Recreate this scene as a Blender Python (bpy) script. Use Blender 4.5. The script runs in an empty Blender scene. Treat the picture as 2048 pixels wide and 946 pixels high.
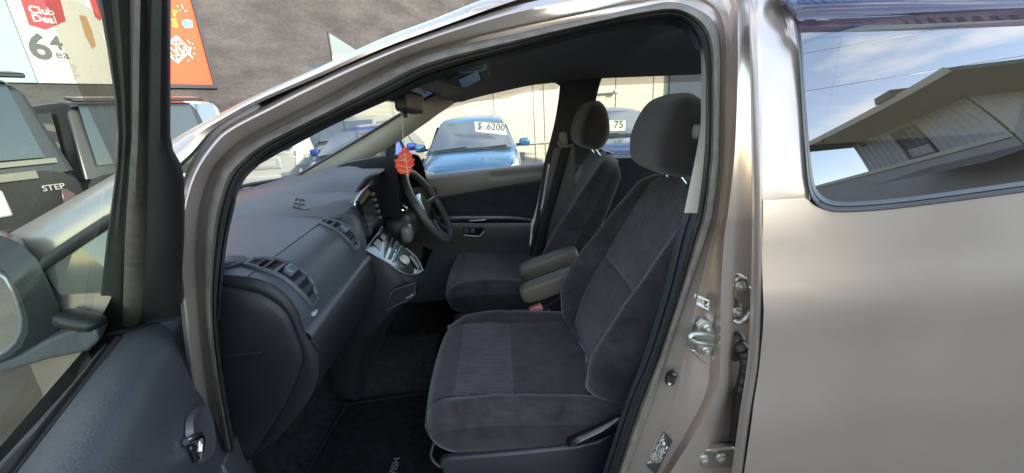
import bpy, bmesh, math, random
from mathutils import Vector, Matrix, noise
random.seed(7)
V = Vector
C = bpy.context.scene.collection
S = bpy.context.scene

# ------------------------------------------------------------------ camera
F_PX, CX, CY = 800.0, 1024.0, 473.0          # measured on the 2048 x 946 photograph
def cam_axes():
    y = V(((991 - CX) / F_PX, (CY - 220) / F_PX, 1)).normalized()
    x = V((1, .07, 0)); x.z = -(x.x * y.x + x.y * y.y) / y.z; x.normalize()
    z = x.cross(y)
    if z.y < 0: z = -z
    return x, y, z
AX, AY, AZ = cam_axes()                       # world axes in (right, up, forward)
EYE = V((0, 0, 1.33))
def w(v): return V((AX.dot(v), AY.dot(v), AZ.dot(v)))
RIGHT, UP, FWD = w(V((1, 0, 0))), w(V((0, 1, 0))), w(V((0, 0, 1)))
cam = bpy.data.cameras.new('camera'); cam_o = bpy.data.objects.new('camera', cam); C.objects.link(cam_o)
m3 = Matrix((RIGHT, UP, -FWD)).transposed()
cam_o.matrix_world = Matrix.Translation(EYE) @ m3.to_4x4()
cam.sensor_fit = 'HORIZONTAL'; cam.sensor_width = 36; cam.lens = 36 * F_PX / 2048
cam.clip_start = .02; cam.clip_end = 3000
S.camera = cam_o

# ------------------------------------------------------------------ light
SUN_AZ, SUN_EL = math.radians(52), math.radians(19.5)     # azimuth from -Y towards +X
sd = V((math.sin(SUN_AZ) * math.cos(SUN_EL), -math.cos(SUN_AZ) * math.cos(SUN_EL), math.sin(SUN_EL)))
sun = bpy.data.lights.new('sun', 'SUN'); sun.energy = 2.3; sun.angle = math.radians(1.5); sun.color = (1, .94, .84)
sun_o = bpy.data.objects.new('sun', sun); C.objects.link(sun_o)
sun_o.rotation_euler = sd.to_track_quat('Z', 'Y').to_euler(); sun_o.location = (9, -9, 6)
W = bpy.data.worlds.new('World'); S.world = W; W.use_nodes = True
nt = W.node_tree; nt.nodes.clear()
def N(t, kind, **kw):
    n = t.nodes.new(kind)
    for k, v in kw.items():
        if k in n.inputs: n.inputs[k].default_value = v
        else: setattr(n, k, v)
    return n
sky = N(nt, 'ShaderNodeTexSky', sky_type='NISHITA', sun_disc=False, sun_elevation=SUN_EL,
        sun_rotation=math.atan2(sd.x, sd.y), air_density=1.0, dust_density=.05, ozone_density=1.5)
tc = N(nt, 'ShaderNodeTexCoord')
mp = N(nt, 'ShaderNodeMapping'); mp.inputs['Scale'].default_value = (1, 1, 2.6)
nz = N(nt, 'ShaderNodeTexNoise', Scale=3.1, Detail=9, Roughness=.58)
cr = N(nt, 'ShaderNodeValToRGB'); cr.color_ramp.elements[0].position = .47; cr.color_ramp.elements[1].position = .68
mx = N(nt, 'ShaderNodeMixRGB'); mx.inputs[2].default_value = (6.0, 6.0, 6.1, 1)
bg = N(nt, 'ShaderNodeBackground', Strength=.145); out = N(nt, 'ShaderNodeOutputWorld')
L = nt.links.new
L(tc.outputs['Generated'], mp.inputs[0]); L(mp.outputs[0], nz.inputs['Vector']); L(nz.outputs['Fac'], cr.inputs[0])
mulc = N(nt, 'ShaderNodeMath', operation='MULTIPLY'); mulc.inputs[1].default_value = .8
L(cr.outputs[0], mulc.inputs[0]); L(mulc.outputs[0], mx.inputs[0]); L(sky.outputs[0], mx.inputs[1]); L(mx.outputs[0], bg.inputs[0]); L(bg.outputs[0], out.inputs[0])
vs = S.view_settings; vs.view_transform = 'Standard'; vs.look = 'None'; vs.gamma = 1; vs.use_curve_mapping = False
vs.exposure = 2.35
try: vs.use_white_balance = True; vs.white_balance_temperature = 7400; vs.white_balance_tint = 12
except Exception: pass
try:
    S.cycles.use_denoising = True; S.cycles.max_bounces = 10; S.cycles.transparent_max_bounces = 16
    S.cycles.diffuse_bounces = 5; S.cycles.glossy_bounces = 5; S.cycles.sample_clamp_indirect = 6
    S.cycles.caustics_reflective = False; S.cycles.caustics_refractive = False
except Exception: pass

# ------------------------------------------------------------------ pixel -> world (photo pixels, 2048 wide)
def ray(px, py): return (RIGHT * ((px - CX) / F_PX) + UP * ((CY - py) / F_PX) + FWD).normalized()
def P(px, py, Y): d = ray(px, py); return EYE + d * (Y / d.y)
def PZ(px, py, z): d = ray(px, py); return EYE + d * ((z - EYE.z) / d.z)
def PX(px, py, x): d = ray(px, py); return EYE + d * (x / d.x)
def PP(px, py, o, n): d = ray(px, py); return EYE + d * ((o - EYE).dot(n) / d.dot(n))
BT = [(-.2, .66), (.3, .625), (.5, .60), (.75, .585), (1.0, .597), (1.15, .612), (1.25, .638), (1.35, .673), (1.43, .707), (1.48, .745), (1.53, .81), (1.6, 1.0)]
def ybody(z):
    if z <= BT[0][0]: return BT[0][1]
    for (a, ya), (b, yb) in zip(BT, BT[1:]):
        if z <= b: return ya + (yb - ya) * (z - a) / (b - a)
    return BT[-1][1]
def PB(px, py, off=0):
    Y = .65
    for _ in range(25):
        p = P(px, py, Y); Y = .5 * Y + .5 * (ybody(p.z) + off)
    return P(px, py, Y)
# open front door: hinge, direction along the door, inward normal
DH = V((-.69, .66, 0)); DU = V((.454, -.891, 0)).normalized(); DN = V((.891, .454, 0)).normalized()
def PD(px, py, off=0): return PP(px, py, DH + DN * off, DN)

# ------------------------------------------------------------------ materials
MATS = {}
def mat(name, col, rough=.5, metal=0, spec=.5, coat=0, bump=None, var=None, sheen=0, alpha=None):
    """bump=(scale, strength, kind); var=(scale, amount)"""
    if name in MATS: return MATS[name]
    m = bpy.data.materials.new(name); m.use_nodes = True; t = m.node_tree
    b = t.nodes['Principled BSDF']
    b.inputs['Base Color'].default_value = (*col, 1); b.inputs['Roughness'].default_value = rough
    b.inputs['Metallic'].default_value = metal; b.inputs['Specular IOR Level'].default_value = spec
    b.inputs['Coat Weight'].default_value = coat; b.inputs['Coat Roughness'].default_value = .09
    b.inputs['Sheen Weight'].default_value = sheen
    tcn = N(t, 'ShaderNodeTexCoord')
    if var:
        n = N(t, 'ShaderNodeTexNoise', Scale=var[0], Detail=6, Roughness=.6); t.links.new(tcn.outputs['Object'], n.inputs['Vector'])
        r = N(t, 'ShaderNodeMapRange'); r.inputs[1].default_value = .3; r.inputs[2].default_value = .7
        r.inputs[3].default_value = 1 - var[1]; r.inputs[4].default_value = 1 + var[1]
        t.links.new(n.outputs['Fac'], r.inputs[0])
        hs = N(t, 'ShaderNodeHueSaturation'); hs.inputs['Color'].default_value = (*col, 1)
        t.links.new(r.outputs[0], hs.inputs['Value']); t.links.new(hs.outputs[0], b.inputs['Base Color'])
        rr = N(t, 'ShaderNodeMapRange'); rr.inputs[3].default_value = max(0, rough - .08); rr.inputs[4].default_value = min(1, rough + .08)
        t.links.new(n.outputs['Fac'], rr.inputs[0]); t.links.new(rr.outputs[0], b.inputs['Roughness'])
    if bump:
        kind = bump[2] if len(bump) > 2 else 'noise'
        if kind == 'noise': n = N(t, 'ShaderNodeTexNoise', Scale=bump[0], Detail=3); o = n.outputs['Fac']
        elif kind == 'vor': n = N(t, 'ShaderNodeTexVoronoi', Scale=bump[0]); o = n.outputs['Distance']
        else: n = N(t, 'ShaderNodeTexWave', Scale=bump[0], Distortion=.3); n.bands_direction = kind; o = n.outputs['Fac']
        t.links.new(tcn.outputs['Object'], n.inputs['Vector'])
        bp = N(t, 'ShaderNodeBump', Strength=bump[1], Distance=.01); t.links.new(o, bp.inputs['Height']); t.links.new(bp.outputs[0], b.inputs['Normal'])
    MATS[name] = m; return m
def glass(name, tint, refl0, refl1, rough=.0, gcol=(1, 1, 1), haze=0):
    m = bpy.data.materials.new(name); m.use_nodes = True; t = m.node_tree; t.nodes.clear()
    o = N(t, 'ShaderNodeOutputMaterial'); tr = N(t, 'ShaderNodeBsdfTransparent'); tr.inputs[0].default_value = (*tint, 1)
    g = N(t, 'ShaderNodeBsdfGlossy'); g.inputs['Roughness'].default_value = rough; g.inputs['Color'].default_value = (*gcol, 1)
    lw = N(t, 'ShaderNodeLayerWeight', Blend=.5); r = N(t, 'ShaderNodeMapRange')
    pw = N(t, 'ShaderNodeMath', operation='POWER'); pw.inputs[1].default_value = 3
    r.inputs[3].default_value = refl0; r.inputs[4].default_value = refl1
    x = N(t, 'ShaderNodeMixShader')
    t.links.new(lw.outputs['Facing'], pw.inputs[0]); t.links.new(pw.outputs[0], r.inputs[0]); t.links.new(r.outputs[0], x.inputs[0])
    base = tr
    if haze:
        d = N(t, 'ShaderNodeBsdfDiffuse'); d.inputs[0].default_value = (.7, .74, .72, 1); h = N(t, 'ShaderNodeMixShader'); h.inputs[0].default_value = haze
        t.links.new(tr.outputs[0], h.inputs[1]); t.links.new(d.outputs[0], h.inputs[2]); base = h
    t.links.new(base.outputs[0], x.inputs[1]); t.links.new(g.outputs[0], x.inputs[2]); t.links.new(x.outputs[0], o.inputs[0])
    MATS[name] = m; return m
def emit_free(name, col, rough=.45): return mat(name, col, rough)
PAINT = mat('silver_paint', (.55, .49, .445), .29, .74, .5, .3)
def dusty(m, col):
    t = m.node_tree; b = t.nodes['Principled BSDF']; tcn = N(t, 'ShaderNodeTexCoord')
    na = N(t, 'ShaderNodeTexNoise', Scale=2.2, Detail=7, Roughness=.6); nb_ = N(t, 'ShaderNodeTexVoronoi', Scale=26); nc = N(t, 'ShaderNodeTexNoise', Scale=5, Detail=2)
    for n_ in (na, nb_, nc): t.links.new(tcn.outputs['Object'], n_.inputs['Vector'])
    ra = N(t, 'ShaderNodeMapRange'); ra.inputs[1].default_value = .3; ra.inputs[2].default_value = .7; ra.inputs[3].default_value = .90; ra.inputs[4].default_value = 1.08; t.links.new(na.outputs['Fac'], ra.inputs[0])
    hs = N(t, 'ShaderNodeHueSaturation'); hs.inputs['Color'].default_value = (*col, 1); t.links.new(ra.outputs[0], hs.inputs['Value'])
    rb = N(t, 'ShaderNodeMapRange'); rb.inputs[1].default_value = .035; rb.inputs[2].default_value = .065; rb.inputs[3].default_value = .55; rb.inputs[4].default_value = 0; t.links.new(nb_.outputs['Distance'], rb.inputs[0])
    g = N(t, 'ShaderNodeMath', operation='GREATER_THAN'); g.inputs[1].default_value = .56; t.links.new(nc.outputs['Fac'], g.inputs[0])
    mu = N(t, 'ShaderNodeMath', operation='MULTIPLY'); t.links.new(rb.outputs[0], mu.inputs[0]); t.links.new(g.outputs[0], mu.inputs[1])
    mxx = N(t, 'ShaderNodeMixRGB'); mxx.inputs[2].default_value = (.62, .58, .52, 1); t.links.new(mu.outputs[0], mxx.inputs[0]); t.links.new(hs.outputs[0], mxx.inputs[1]); t.links.new(mxx.outputs[0], b.inputs['Base Color'])
    r2 = N(t, 'ShaderNodeMapRange'); r2.inputs[3].default_value = .24; r2.inputs[4].default_value = .36; t.links.new(na.outputs['Fac'], r2.inputs[0]); t.links.new(r2.outputs[0], b.inputs['Roughness'])
dusty(PAINT, (.56, .485, .43))
JAMB = mat('jamb_paint', (.42, .38, .34), .34, .8, .5, .15, var=(9, .06))
RUBBER = mat('rubber_seal', (.045, .043, .041), .42, 0, .5, var=(60, .15))
RUBBER2 = mat('brown_rubber', (.15, .135, .115), .6, 0, .35, var=(40, .3), bump=(90, .1))  # on the door seal this brown paints in the black rubber's sheen
BLACK = mat('black_plastic', (.022, .022, .024), .5, 0, .4, bump=(420, .12), var=(10, .1))
GLOSSBLACK = mat('gloss_black', (.012, .013, .016), .12, 0, .6, .4)
DASH = mat('dash_plastic', (.082, .092, .108), .40, 0, .4, bump=(520, .12), var=(5, .14))
DASHLOW = mat('lower_dash_plastic', (.017, .0175, .019), .48, 0, .4, bump=(480, .1), var=(8, .15))
TRIMGREY = mat('grey_trim', (.075, .076, .076), .5, 0, .4, bump=(420, .08))
DARKTRIM = mat('dark_trim', (.028, .030, .036), .55, 0, .4)
BEIGE = mat('beige_trim', (.52, .49, .40), .6, 0, .35, bump=(300, .08), var=(6, .05))
HEADL = mat('headliner_cloth', (.070, .074, .084), .95, 0, .1, bump=(700, .12), sheen=.2)
CARPET = mat('black_carpet', (.042, .041, .040), 1, 0, .05, bump=(900, .8), var=(60, .35))
CHROME = mat('chrome', (.75, .76, .78), .12, 1)
STEEL = mat('zinc_steel', (.50, .50, .47), .42, .85, var=(60, .12))
SILVERPL = mat('silver_plastic', (.42, .44, .46), .3, .6)
def fabric(name, col, pat):
    m = bpy.data.materials.new(name); m.use_nodes = True; t = m.node_tree; b = t.nodes['Principled BSDF']
    b.inputs['Roughness'].default_value = .95; b.inputs['Specular IOR Level'].default_value = .12
    b.inputs['Sheen Weight'].default_value = .55; b.inputs['Sheen Roughness'].default_value = .45
    b.inputs['Sheen Tint'].default_value = (.80, .80, .84, 1)
    tcn = N(t, 'ShaderNodeTexCoord')
    n1 = N(t, 'ShaderNodeTexNoise', Scale=15, Detail=10, Roughness=.66, Distortion=.6); t.links.new(tcn.outputs['Object'], n1.inputs['Vector'])
    r = N(t, 'ShaderNodeMapRange'); r.inputs[1].default_value = .32; r.inputs[2].default_value = .68; r.inputs[3].default_value = .62; r.inputs[4].default_value = 1.45
    t.links.new(n1.outputs['Fac'], r.inputs[0])
    hs = N(t, 'ShaderNodeHueSaturation'); hs.inputs['Color'].default_value = (*col, 1); t.links.new(r.outputs[0], hs.inputs['Value'])
    n3 = N(t, 'ShaderNodeTexVoronoi', Scale=55); t.links.new(tcn.outputs['Object'], n3.inputs['Vector'])
    r3 = N(t, 'ShaderNodeMapRange'); r3.inputs[1].default_value = .05; r3.inputs[2].default_value = .10; r3.inputs[3].default_value = 1; r3.inputs[4].default_value = 0
    t.links.new(n3.outputs['Distance'], r3.inputs[0])
    n4 = N(t, 'ShaderNodeTexNoise', Scale=7, Detail=2); t.links.new(tcn.outputs['Object'], n4.inputs['Vector'])
    g4 = N(t, 'ShaderNodeMath', operation='GREATER_THAN'); g4.inputs[1].default_value = .60; t.links.new(n4.outputs['Fac'], g4.inputs[0])
    m4 = N(t, 'ShaderNodeMath', operation='MULTIPLY'); t.links.new(r3.outputs[0], m4.inputs[0]); t.links.new(g4.outputs[0], m4.inputs[1])
    m5 = N(t, 'ShaderNodeMath', operation='MULTIPLY'); m5.inputs[1].default_value = .5; t.links.new(m4.outputs[0], m5.inputs[0])
    n2 = N(t, 'ShaderNodeTexNoise', Scale=900, Detail=2); t.links.new(tcn.outputs['Object'], n2.inputs['Vector'])
    bp = N(t, 'ShaderNodeBump', Strength=.35, Distance=.002); t.links.new(n2.outputs['Fac'], bp.inputs['Height'])
    ml = N(t, 'ShaderNodeMixRGB'); ml.inputs[2].default_value = (.22, .21, .20, 1); t.links.new(m5.outputs[0], ml.inputs[0]); t.links.new(hs.outputs[0], ml.inputs[1])
    b.inputs['Base Color'].default_value = (*col, 1); src = ml.outputs[0]
    if pat:      # woven dotted centre panel, driven by the panel's own UVs
        uv = N(t, 'ShaderNodeUVMap'); bk = N(t, 'ShaderNodeTexBrick', Scale=1.0)
        bk.inputs['Color1'].default_value = (.35, .35, .35, 1); bk.inputs['Color2'].default_value = (.75, .75, .75, 1); bk.inputs['Mortar'].default_value = (2.1, 2.1, 2.15, 1)
        bk.inputs['Mortar Size'].default_value = .13; bk.inputs['Brick Width'].default_value = .75; bk.inputs['Row Height'].default_value = .42; bk.inputs['Mortar Smooth'].default_value = .4
        t.links.new(uv.outputs[0], bk.inputs['Vector'])
        mu = N(t, 'ShaderNodeMixRGB', blend_type='MULTIPLY'); mu.inputs[0].default_value = .95
        t.links.new(src, mu.inputs[1]); t.links.new(bk.outputs[0], mu.inputs[2]); src = mu.outputs[0]
        b2 = N(t, 'ShaderNodeBump', Strength=.4, Distance=.002); t.links.new(bk.outputs['Fac'], b2.inputs['Height']); t.links.new(bp.outputs[0], b2.inputs['Normal']); bp = b2
    t.links.new(src, b.inputs['Base Color']); t.links.new(bp.outputs[0], b.inputs['Normal'])
    MATS[name] = m; return m
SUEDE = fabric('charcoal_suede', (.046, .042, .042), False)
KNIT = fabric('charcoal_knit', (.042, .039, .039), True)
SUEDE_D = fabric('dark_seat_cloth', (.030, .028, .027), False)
G_CLEAR = glass('clear_glass', (.90, .95, .92), .03, .45)
G_DOOR = glass('door_glass', (.76, .86, .78), .04, .25, haze=.016)
G_WIND = glass('windscreen_glass', (.90, .96, .94), .05, .5, haze=.05)
G_PRIV = glass('privacy_glass', (.05, .053, .05), .175, .9, gcol=(.95, .97, 1))
G_SMOKE = glass('smoked_acrylic', (.60, .55, .53), .12, .6)
G_SMOKED = glass('smoked_acrylic_dark', (.50, .45, .48), .06, .4, gcol=(.8, .8, .95))
CARGLASS = mat('dark_car_glass', (.09, .115, .14), .05, .40, .9, .6)

# ------------------------------------------------------------------ object helpers
def tag(o, label=None, cat=None, group=None, kind=None):
    if label: o['label'] = label
    if cat: o['category'] = cat
    if group: o['group'] = group
    if kind: o['kind'] = kind
    return o
def empty(name, loc=(0, 0, 0), rz=0, **kw):
    o = bpy.data.objects.new(name, None); C.objects.link(o); o.location = loc; o.rotation_euler = (0, 0, rz); o.empty_display_size = .1
    return tag(o, **kw)
def wm(o):
    M = Matrix.LocRotScale(o.location, o.rotation_euler, None)
    return wm(o.parent) @ o.matrix_parent_inverse @ M if o.parent else M
def mk(name, verts, faces, m, parent=None, smooth=True, bevel=0, solid=0, sub=0, off=-1, seg=2, local=False, flip=None):
    me = bpy.data.meshes.new(name); me.from_pydata([tuple(v) for v in verts], [], faces); me.update()
    bm = bmesh.new(); bm.from_mesh(me); bmesh.ops.remove_doubles(bm, verts=bm.verts, dist=1e-5)
    bmesh.ops.recalc_face_normals(bm, faces=bm.faces); bm.to_mesh(me); bm.free()
    ms = m if isinstance(m, (list, tuple)) else [m]
    for x in ms: me.materials.append(x)
    if smooth:
        for p in me.polygons: p.use_smooth = True
    o = bpy.data.objects.new(name, me); C.objects.link(o)
    if parent:
        o.parent = parent
        if not local:
            o.matrix_parent_inverse = wm(parent).inverted()
    if solid: md = o.modifiers.new('s', 'SOLIDIFY'); md.thickness = solid; md.offset = off
    if bevel: md = o.modifiers.new('b', 'BEVEL'); md.width = bevel; md.segments = seg; md.limit_method = 'ANGLE'; md.angle_limit = math.radians(40); md.harden_normals = False
    if sub: md = o.modifiers.new('u', 'SUBSURF'); md.levels = sub; md.render_levels = sub
    if smooth and not sub:
        try: me.set_sharp_from_angle(angle=math.radians(50))
        except Exception: pass
    return o
def cr_pts(pts, n=6, closed=False):
    """Catmull-Rom through pts, n samples per segment (keeps stations aligned)."""
    out = []; k = len(pts)
    segs = k if closed else k - 1
    for i in range(segs):
        p1, p2 = pts[i % k], pts[(i + 1) % k]
        p0 = pts[(i - 1) % k] if (closed or i > 0) else p1 * 2 - p2
        p3 = pts[(i + 2) % k] if (closed or i < k - 2) else p2 * 2 - p1
        for j in range(n):
            t = j / n
            out.append(.5 * ((2 * p1) + (p2 - p0) * t + (2 * p0 - 5 * p1 + 4 * p2 - p3) * t * t + (3 * p1 - p0 - 3 * p2 + p3) * t ** 3))
    if not closed: out.append(pts[-1].copy())
    return out
def resample(pts, n, smooth=True):
    q = cr_pts([V(p) for p in pts], 8) if smooth and len(pts) > 2 else [V(p) for p in pts]
    d = [0]
    for a, b in zip(q, q[1:]): d.append(d[-1] + (b - a).length)
    out = []; j = 0
    for i in range(n):
        s = d[-1] * i / (n - 1)
        while j < len(d) - 2 and d[j + 1] < s: j += 1
        t = (s - d[j]) / max(1e-9, d[j + 1] - d[j]); out.append(q[j].lerp(q[j + 1], min(1, max(0, t))))
    return out
def grid(rows, closed_u=False, closed_v=False, cap=False):
    """rows: list of equally long point lists -> verts, faces"""
    n = len(rows[0]); v = [p for r in rows for p in r]; f = []
    R = len(rows)
    for i in range(R if closed_u else R - 1):
        for j in range(n if closed_v else n - 1):
            a = i * n + j; b = i * n + (j + 1) % n; c = ((i + 1) % R) * n + (j + 1) % n; d = ((i + 1) % R) * n + j
            f.append((a, b, c, d))
    if cap and closed_v:
        f.append(tuple(range(n))[::-1]); f.append(tuple((R - 1) * n + k for k in range(n)))
    return v, f
def loft(name, rows, m, parent=None, **kw):
    ku = {k: kw.pop(k) for k in ('closed_u', 'closed_v', 'cap') if k in kw}
    v, f = grid(rows, **ku); return mk(name, v, f, m, parent, **kw)
class MB:
    def __init__(s): s.v = []; s.f = []
    def add(s, vf):
        k = len(s.v); s.v += [V(p) for p in vf[0]]; s.f += [tuple(i + k for i in f) for f in vf[1]]; return s
    def build(s, name, m, parent=None, **kw): return mk(name, s.v, s.f, m, parent, **kw)
def g_box(c, h, R=None):
    vs = [V((x * h[0], y * h[1], z * h[2])) for x in (-1, 1) for y in (-1, 1) for z in (-1, 1)]
    if R: vs = [R @ q for q in vs]
    return [V(c) + q for q in vs], [(0, 1, 3, 2), (4, 6, 7, 5), (0, 4, 5, 1), (2, 3, 7, 6), (0, 2, 6, 4), (1, 5, 7, 3)]
def g_tube(pts, r, n=10, cap=True, closed=False):
    pts = [V(p) for p in pts]; rows = []; k = len(pts); prev = None
    for i, p in enumerate(pts):
        t = (pts[(i + 1) % k] - pts[i - 1]) if closed else (pts[min(i + 1, k - 1)] - pts[max(i - 1, 0)])
        t.normalize()
        a = prev if prev is not None else (V((0, 0, 1)) if abs(t.z) < .9 else V((1, 0, 0)))
        u = (a - t * a.dot(t)).normalized(); prev = u; q = t.cross(u)
        rr = r[i] if isinstance(r, (list, tuple)) else r
        rows.append([p + (u * math.cos(2 * math.pi * j / n) + q * math.sin(2 * math.pi * j / n)) * rr for j in range(n)])
    return grid(rows, closed_u=closed, closed_v=True, cap=cap and not closed)
def g_prism(front, d):
    """front: polygon points, extruded by vector d"""
    n = len(front); v = [V(p) for p in front] + [V(p) + V(d) for p in front]
    f = [tuple(range(n)), tuple(range(2 * n - 1, n - 1, -1))] + [(i, (i + 1) % n, n + (i + 1) % n, n + i) for i in range(n)]
    return v, f
def g_rbox(c, h, e=.35, nu=24, nv=14, R=None):
    """superellipsoid: rounded box with half sizes h"""
    def sg(x, p): return math.copysign(abs(x) ** p, x)
    rows = []
    for i in range(nv + 1):
        ph = -math.pi / 2 + math.pi * i / nv; row = []
        for j in range(nu):
            th = 2 * math.pi * j / nu
            p = V((h[0] * sg(math.cos(ph), e) * sg(math.cos(th), e), h[1] * sg(math.cos(ph), e) * sg(math.sin(th), e), h[2] * sg(math.sin(ph), e)))
            row.append(V(c) + ((R @ p) if R else p))
        rows.append(row)
    return grid(rows, closed_v=True)
def text(name, s, size, org, right, up, m, parent=None, bold=0, align='LEFT', thick=.0, sx=1):
    cu = bpy.data.curves.new(name, 'FONT'); cu.body = s; cu.size = size; cu.offset = bold * size; cu.align_x = align; cu.extrude = thick; cu.resolution_u = 3
    o = bpy.data.objects.new(name, cu); C.objects.link(o)
    me = bpy.data.meshes.new_from_object(o.evaluated_get(bpy.context.evaluated_depsgraph_get()))
    bpy.data.objects.remove(o)
    r, u = V(right).normalized(), V(up).normalized(); u = (u - r * u.dot(r)).normalized(); n = r.cross(u)
    vs = [V(org) + r * (v.co.x * sx) + u * v.co.y + n * v.co.z for v in me.vertices]; fs = [tuple(p.vertices) for p in me.polygons]
    bpy.data.meshes.remove(me)
    return mk(name, vs, fs, m, parent, smooth=False)
def disc_pts(c, a, b, n=24, ra=1, rb=None):
    rb = ra if rb is None else rb
    return [V(c) + V(a) * (ra * math.cos(2 * math.pi * i / n)) + V(b) * (rb * math.sin(2 * math.pi * i / n)) for i in range(n)]

# ================================================================== THE CAR
CYC = 1.41                                     # the car's centre line (y)
car = empty('silver_car', (.1, CYC, 0), label='silver beige people mover with its front passenger door wide open and dark cloth seats', cat='car')
def mir(p): return V((p.x, 2 * CYC - p.y, p.z))

# ---- painted aperture: A pillar, roof rail and B pillar, traced as matching rails
W_IN = [(470,900),(446,760),(434,640),(440,540),(452,455),(468,395),(487,355),(512,330),(540,306),(592,277),(671,238),(771,192),(862,148),(1024,101),(1174,60),(1274,41),(1344,35),(1374,47),(1396,75),(1409,120),(1411,200),(1409,300),(1394,426),(1380,473),(1350,587),(1306,720),(1268,803),(1222,946),(1200,1010)]
W_OUT = [(450,900),(425,760),(412,640),(407,540),(411,455),(421,395),(440,340),(476,303),(512,279),(575,247),(647,211),(745,157),(850,109),(1015,71),(1165,40),(1274,15),(1340,4),(1388,15),(1424,40),(1440,90),(1440,200),(1438,320),(1426,426),(1413,473),(1374,588),(1329,725),(1307,803),(1254,946),(1232,1010)]
RID = [(400,900),(385,760),(372,640),(362,540),(362,455),(372,395),(392,340),(425,290),(460,258),(540,216),(620,176),(730,126),(840,82),(1010,27),(1160,-8),(1280,-35),(1380,-45),(1440,-40),(1470,0),(1476,80),(1474,200),(1468,320),(1456,426),(1449,473),(1442,588),(1441,712),(1428,800),(1345,938),(1300,1010)]
G1 = [(392,900),(377,760),(364,640),(355,540),(354,455),(364,393),(385,336),(419,285),(455,253),(537,209),(616,168),(726,118),(836,74),(1007,18),(1158,-18),(1282,-50),(1390,-70),(1470,-60),(1500,-10),(1506,60),(1512,200),(1515,320),(1516,426),(1516,473),(1510,588),(1500,712),(1488,803),(1470,946),(1462,1010)]
NST = len(W_IN)
def mixp(a, b, t): return [(p[0] + (q[0] - p[0]) * t, p[1] + (q[1] - p[1]) * t) for p, q in zip(a, b)]
def rail(pxs, off):
    o = off if isinstance(off, (list, tuple)) else [off] * len(pxs)
    return cr_pts([PB(x, y, k) for (x, y), k in zip(pxs, o)], 6)
def stoff(rail_v, pil_v):                      # different depth on the roof rail and on the B pillar
    return [rail_v if i < 16 else rail_v + (pil_v - rail_v) * min(1, (i - 16) / 3) for i in range(NST)]
rows = [rail(mixp(W_OUT, W_IN, .15), .052), rail(W_OUT, .048), rail(mixp(W_OUT, RID, .24), stoff(.040, .036)), rail(mixp(W_OUT, RID, .33), stoff(.030, .030)),
        rail(mixp(W_OUT, RID, .40), stoff(.026, .046)), rail(mixp(W_OUT, RID, .60), stoff(.018, .050)), rail(mixp(W_OUT, RID, .82), stoff(.008, .040)), rail(mixp(W_OUT, RID, .92), stoff(.004, .024)),
        rail(RID, stoff(.004, .014)), rail(mixp(RID, G1, .22), stoff(.006, .022)), rail(mixp(RID, G1, .45), stoff(.010, .070)), rail(G1, stoff(.016, .085))]
body = loft('body', rows, PAINT, car)
# dark drip groove between the aperture and the outer roof side
B0 = [(-160,680),(-60,618),(80,528),(215,442),(310,378),(350,345),(372,325),(392,305),(425,265),(460,240),(512,210),(640,155),(768,98),(896,51),(1024,6),(1160,-33),(1300,-61),(1500,-90),(1800,-105),(2300,-110)]
SIL = [(-160,575),(-60,512),(60,444),(180,376),(262,328),(300,305),(322,293),(341,282),(375,262),(425,235),(512,190),(640,133),(768,75),(870,37),(968,-2),(1100,-48),(1230,-85),(1420,-125),(1720,-155),(2300,-170)]
g_in = rail(G1[4:17] , .016); 
GX = [(x, y) for x, y in G1[4:16]]
grv = [rail(GX, .016), rail([(x - 1.5, y - 3) for x, y in GX], .05), rail([(x - 5, y - 9) for x, y in GX], .055)]
loft('drip_groove', grv, RUBBER, car)
def up_rail(k):                                # between groove edge (0) and silhouette (1), rolling inwards
    o = {0: .03, .12: .006, .45: .002, .8: .012, 1: .034}[k]
    return cr_pts([PB(x, y, o) for x, y in mixp(B0, SIL, k)], 5)
ur = [up_rail(k) for k in (0, .12, .45, .8, 1)]
loft('roof_side', ur, PAINT, car)
silp = ur[-1]
ri = [i for i, p in enumerate(silp) if p.x > -.42]
roof_rows = []
for t in (0, .12, .3, .5, .7, .88, 1):
    row = []
    for i in ri:
        a, b = silp[i], mir(silp[i]); p = a.lerp(b, t); p.z += .045 * math.sin(math.pi * t) * min(1, .35 + (p.x + .45)); row.append(p)
    roof_rows.append(row)
loft('roof', roof_rows, PAINT, car)
loft('roof_side', [[mir(p) for p in r] for r in ur], PAINT, car)

# ---- weatherstrip round the opening
seal_rows = [rail(W_OUT, .046), rail(mixp(W_OUT, W_IN, .2), .026), rail(mixp(W_OUT, W_IN, .42), .020), rail(mixp(W_OUT, W_IN, .58), .028), rail(mixp(W_OUT, W_IN, .66), .046)]
loft('door_seal', seal_rows, RUBBER2, car)
loft('seal_lip', [rail(mixp(W_OUT, W_IN, .6), .036), rail(mixp(W_OUT, W_IN, .74), .028), rail(mixp(W_OUT, W_IN, .9), .036), rail(W_IN, .06), rail(mixp(W_OUT, W_IN, 1.1), .12)], RUBBER, car)

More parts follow.
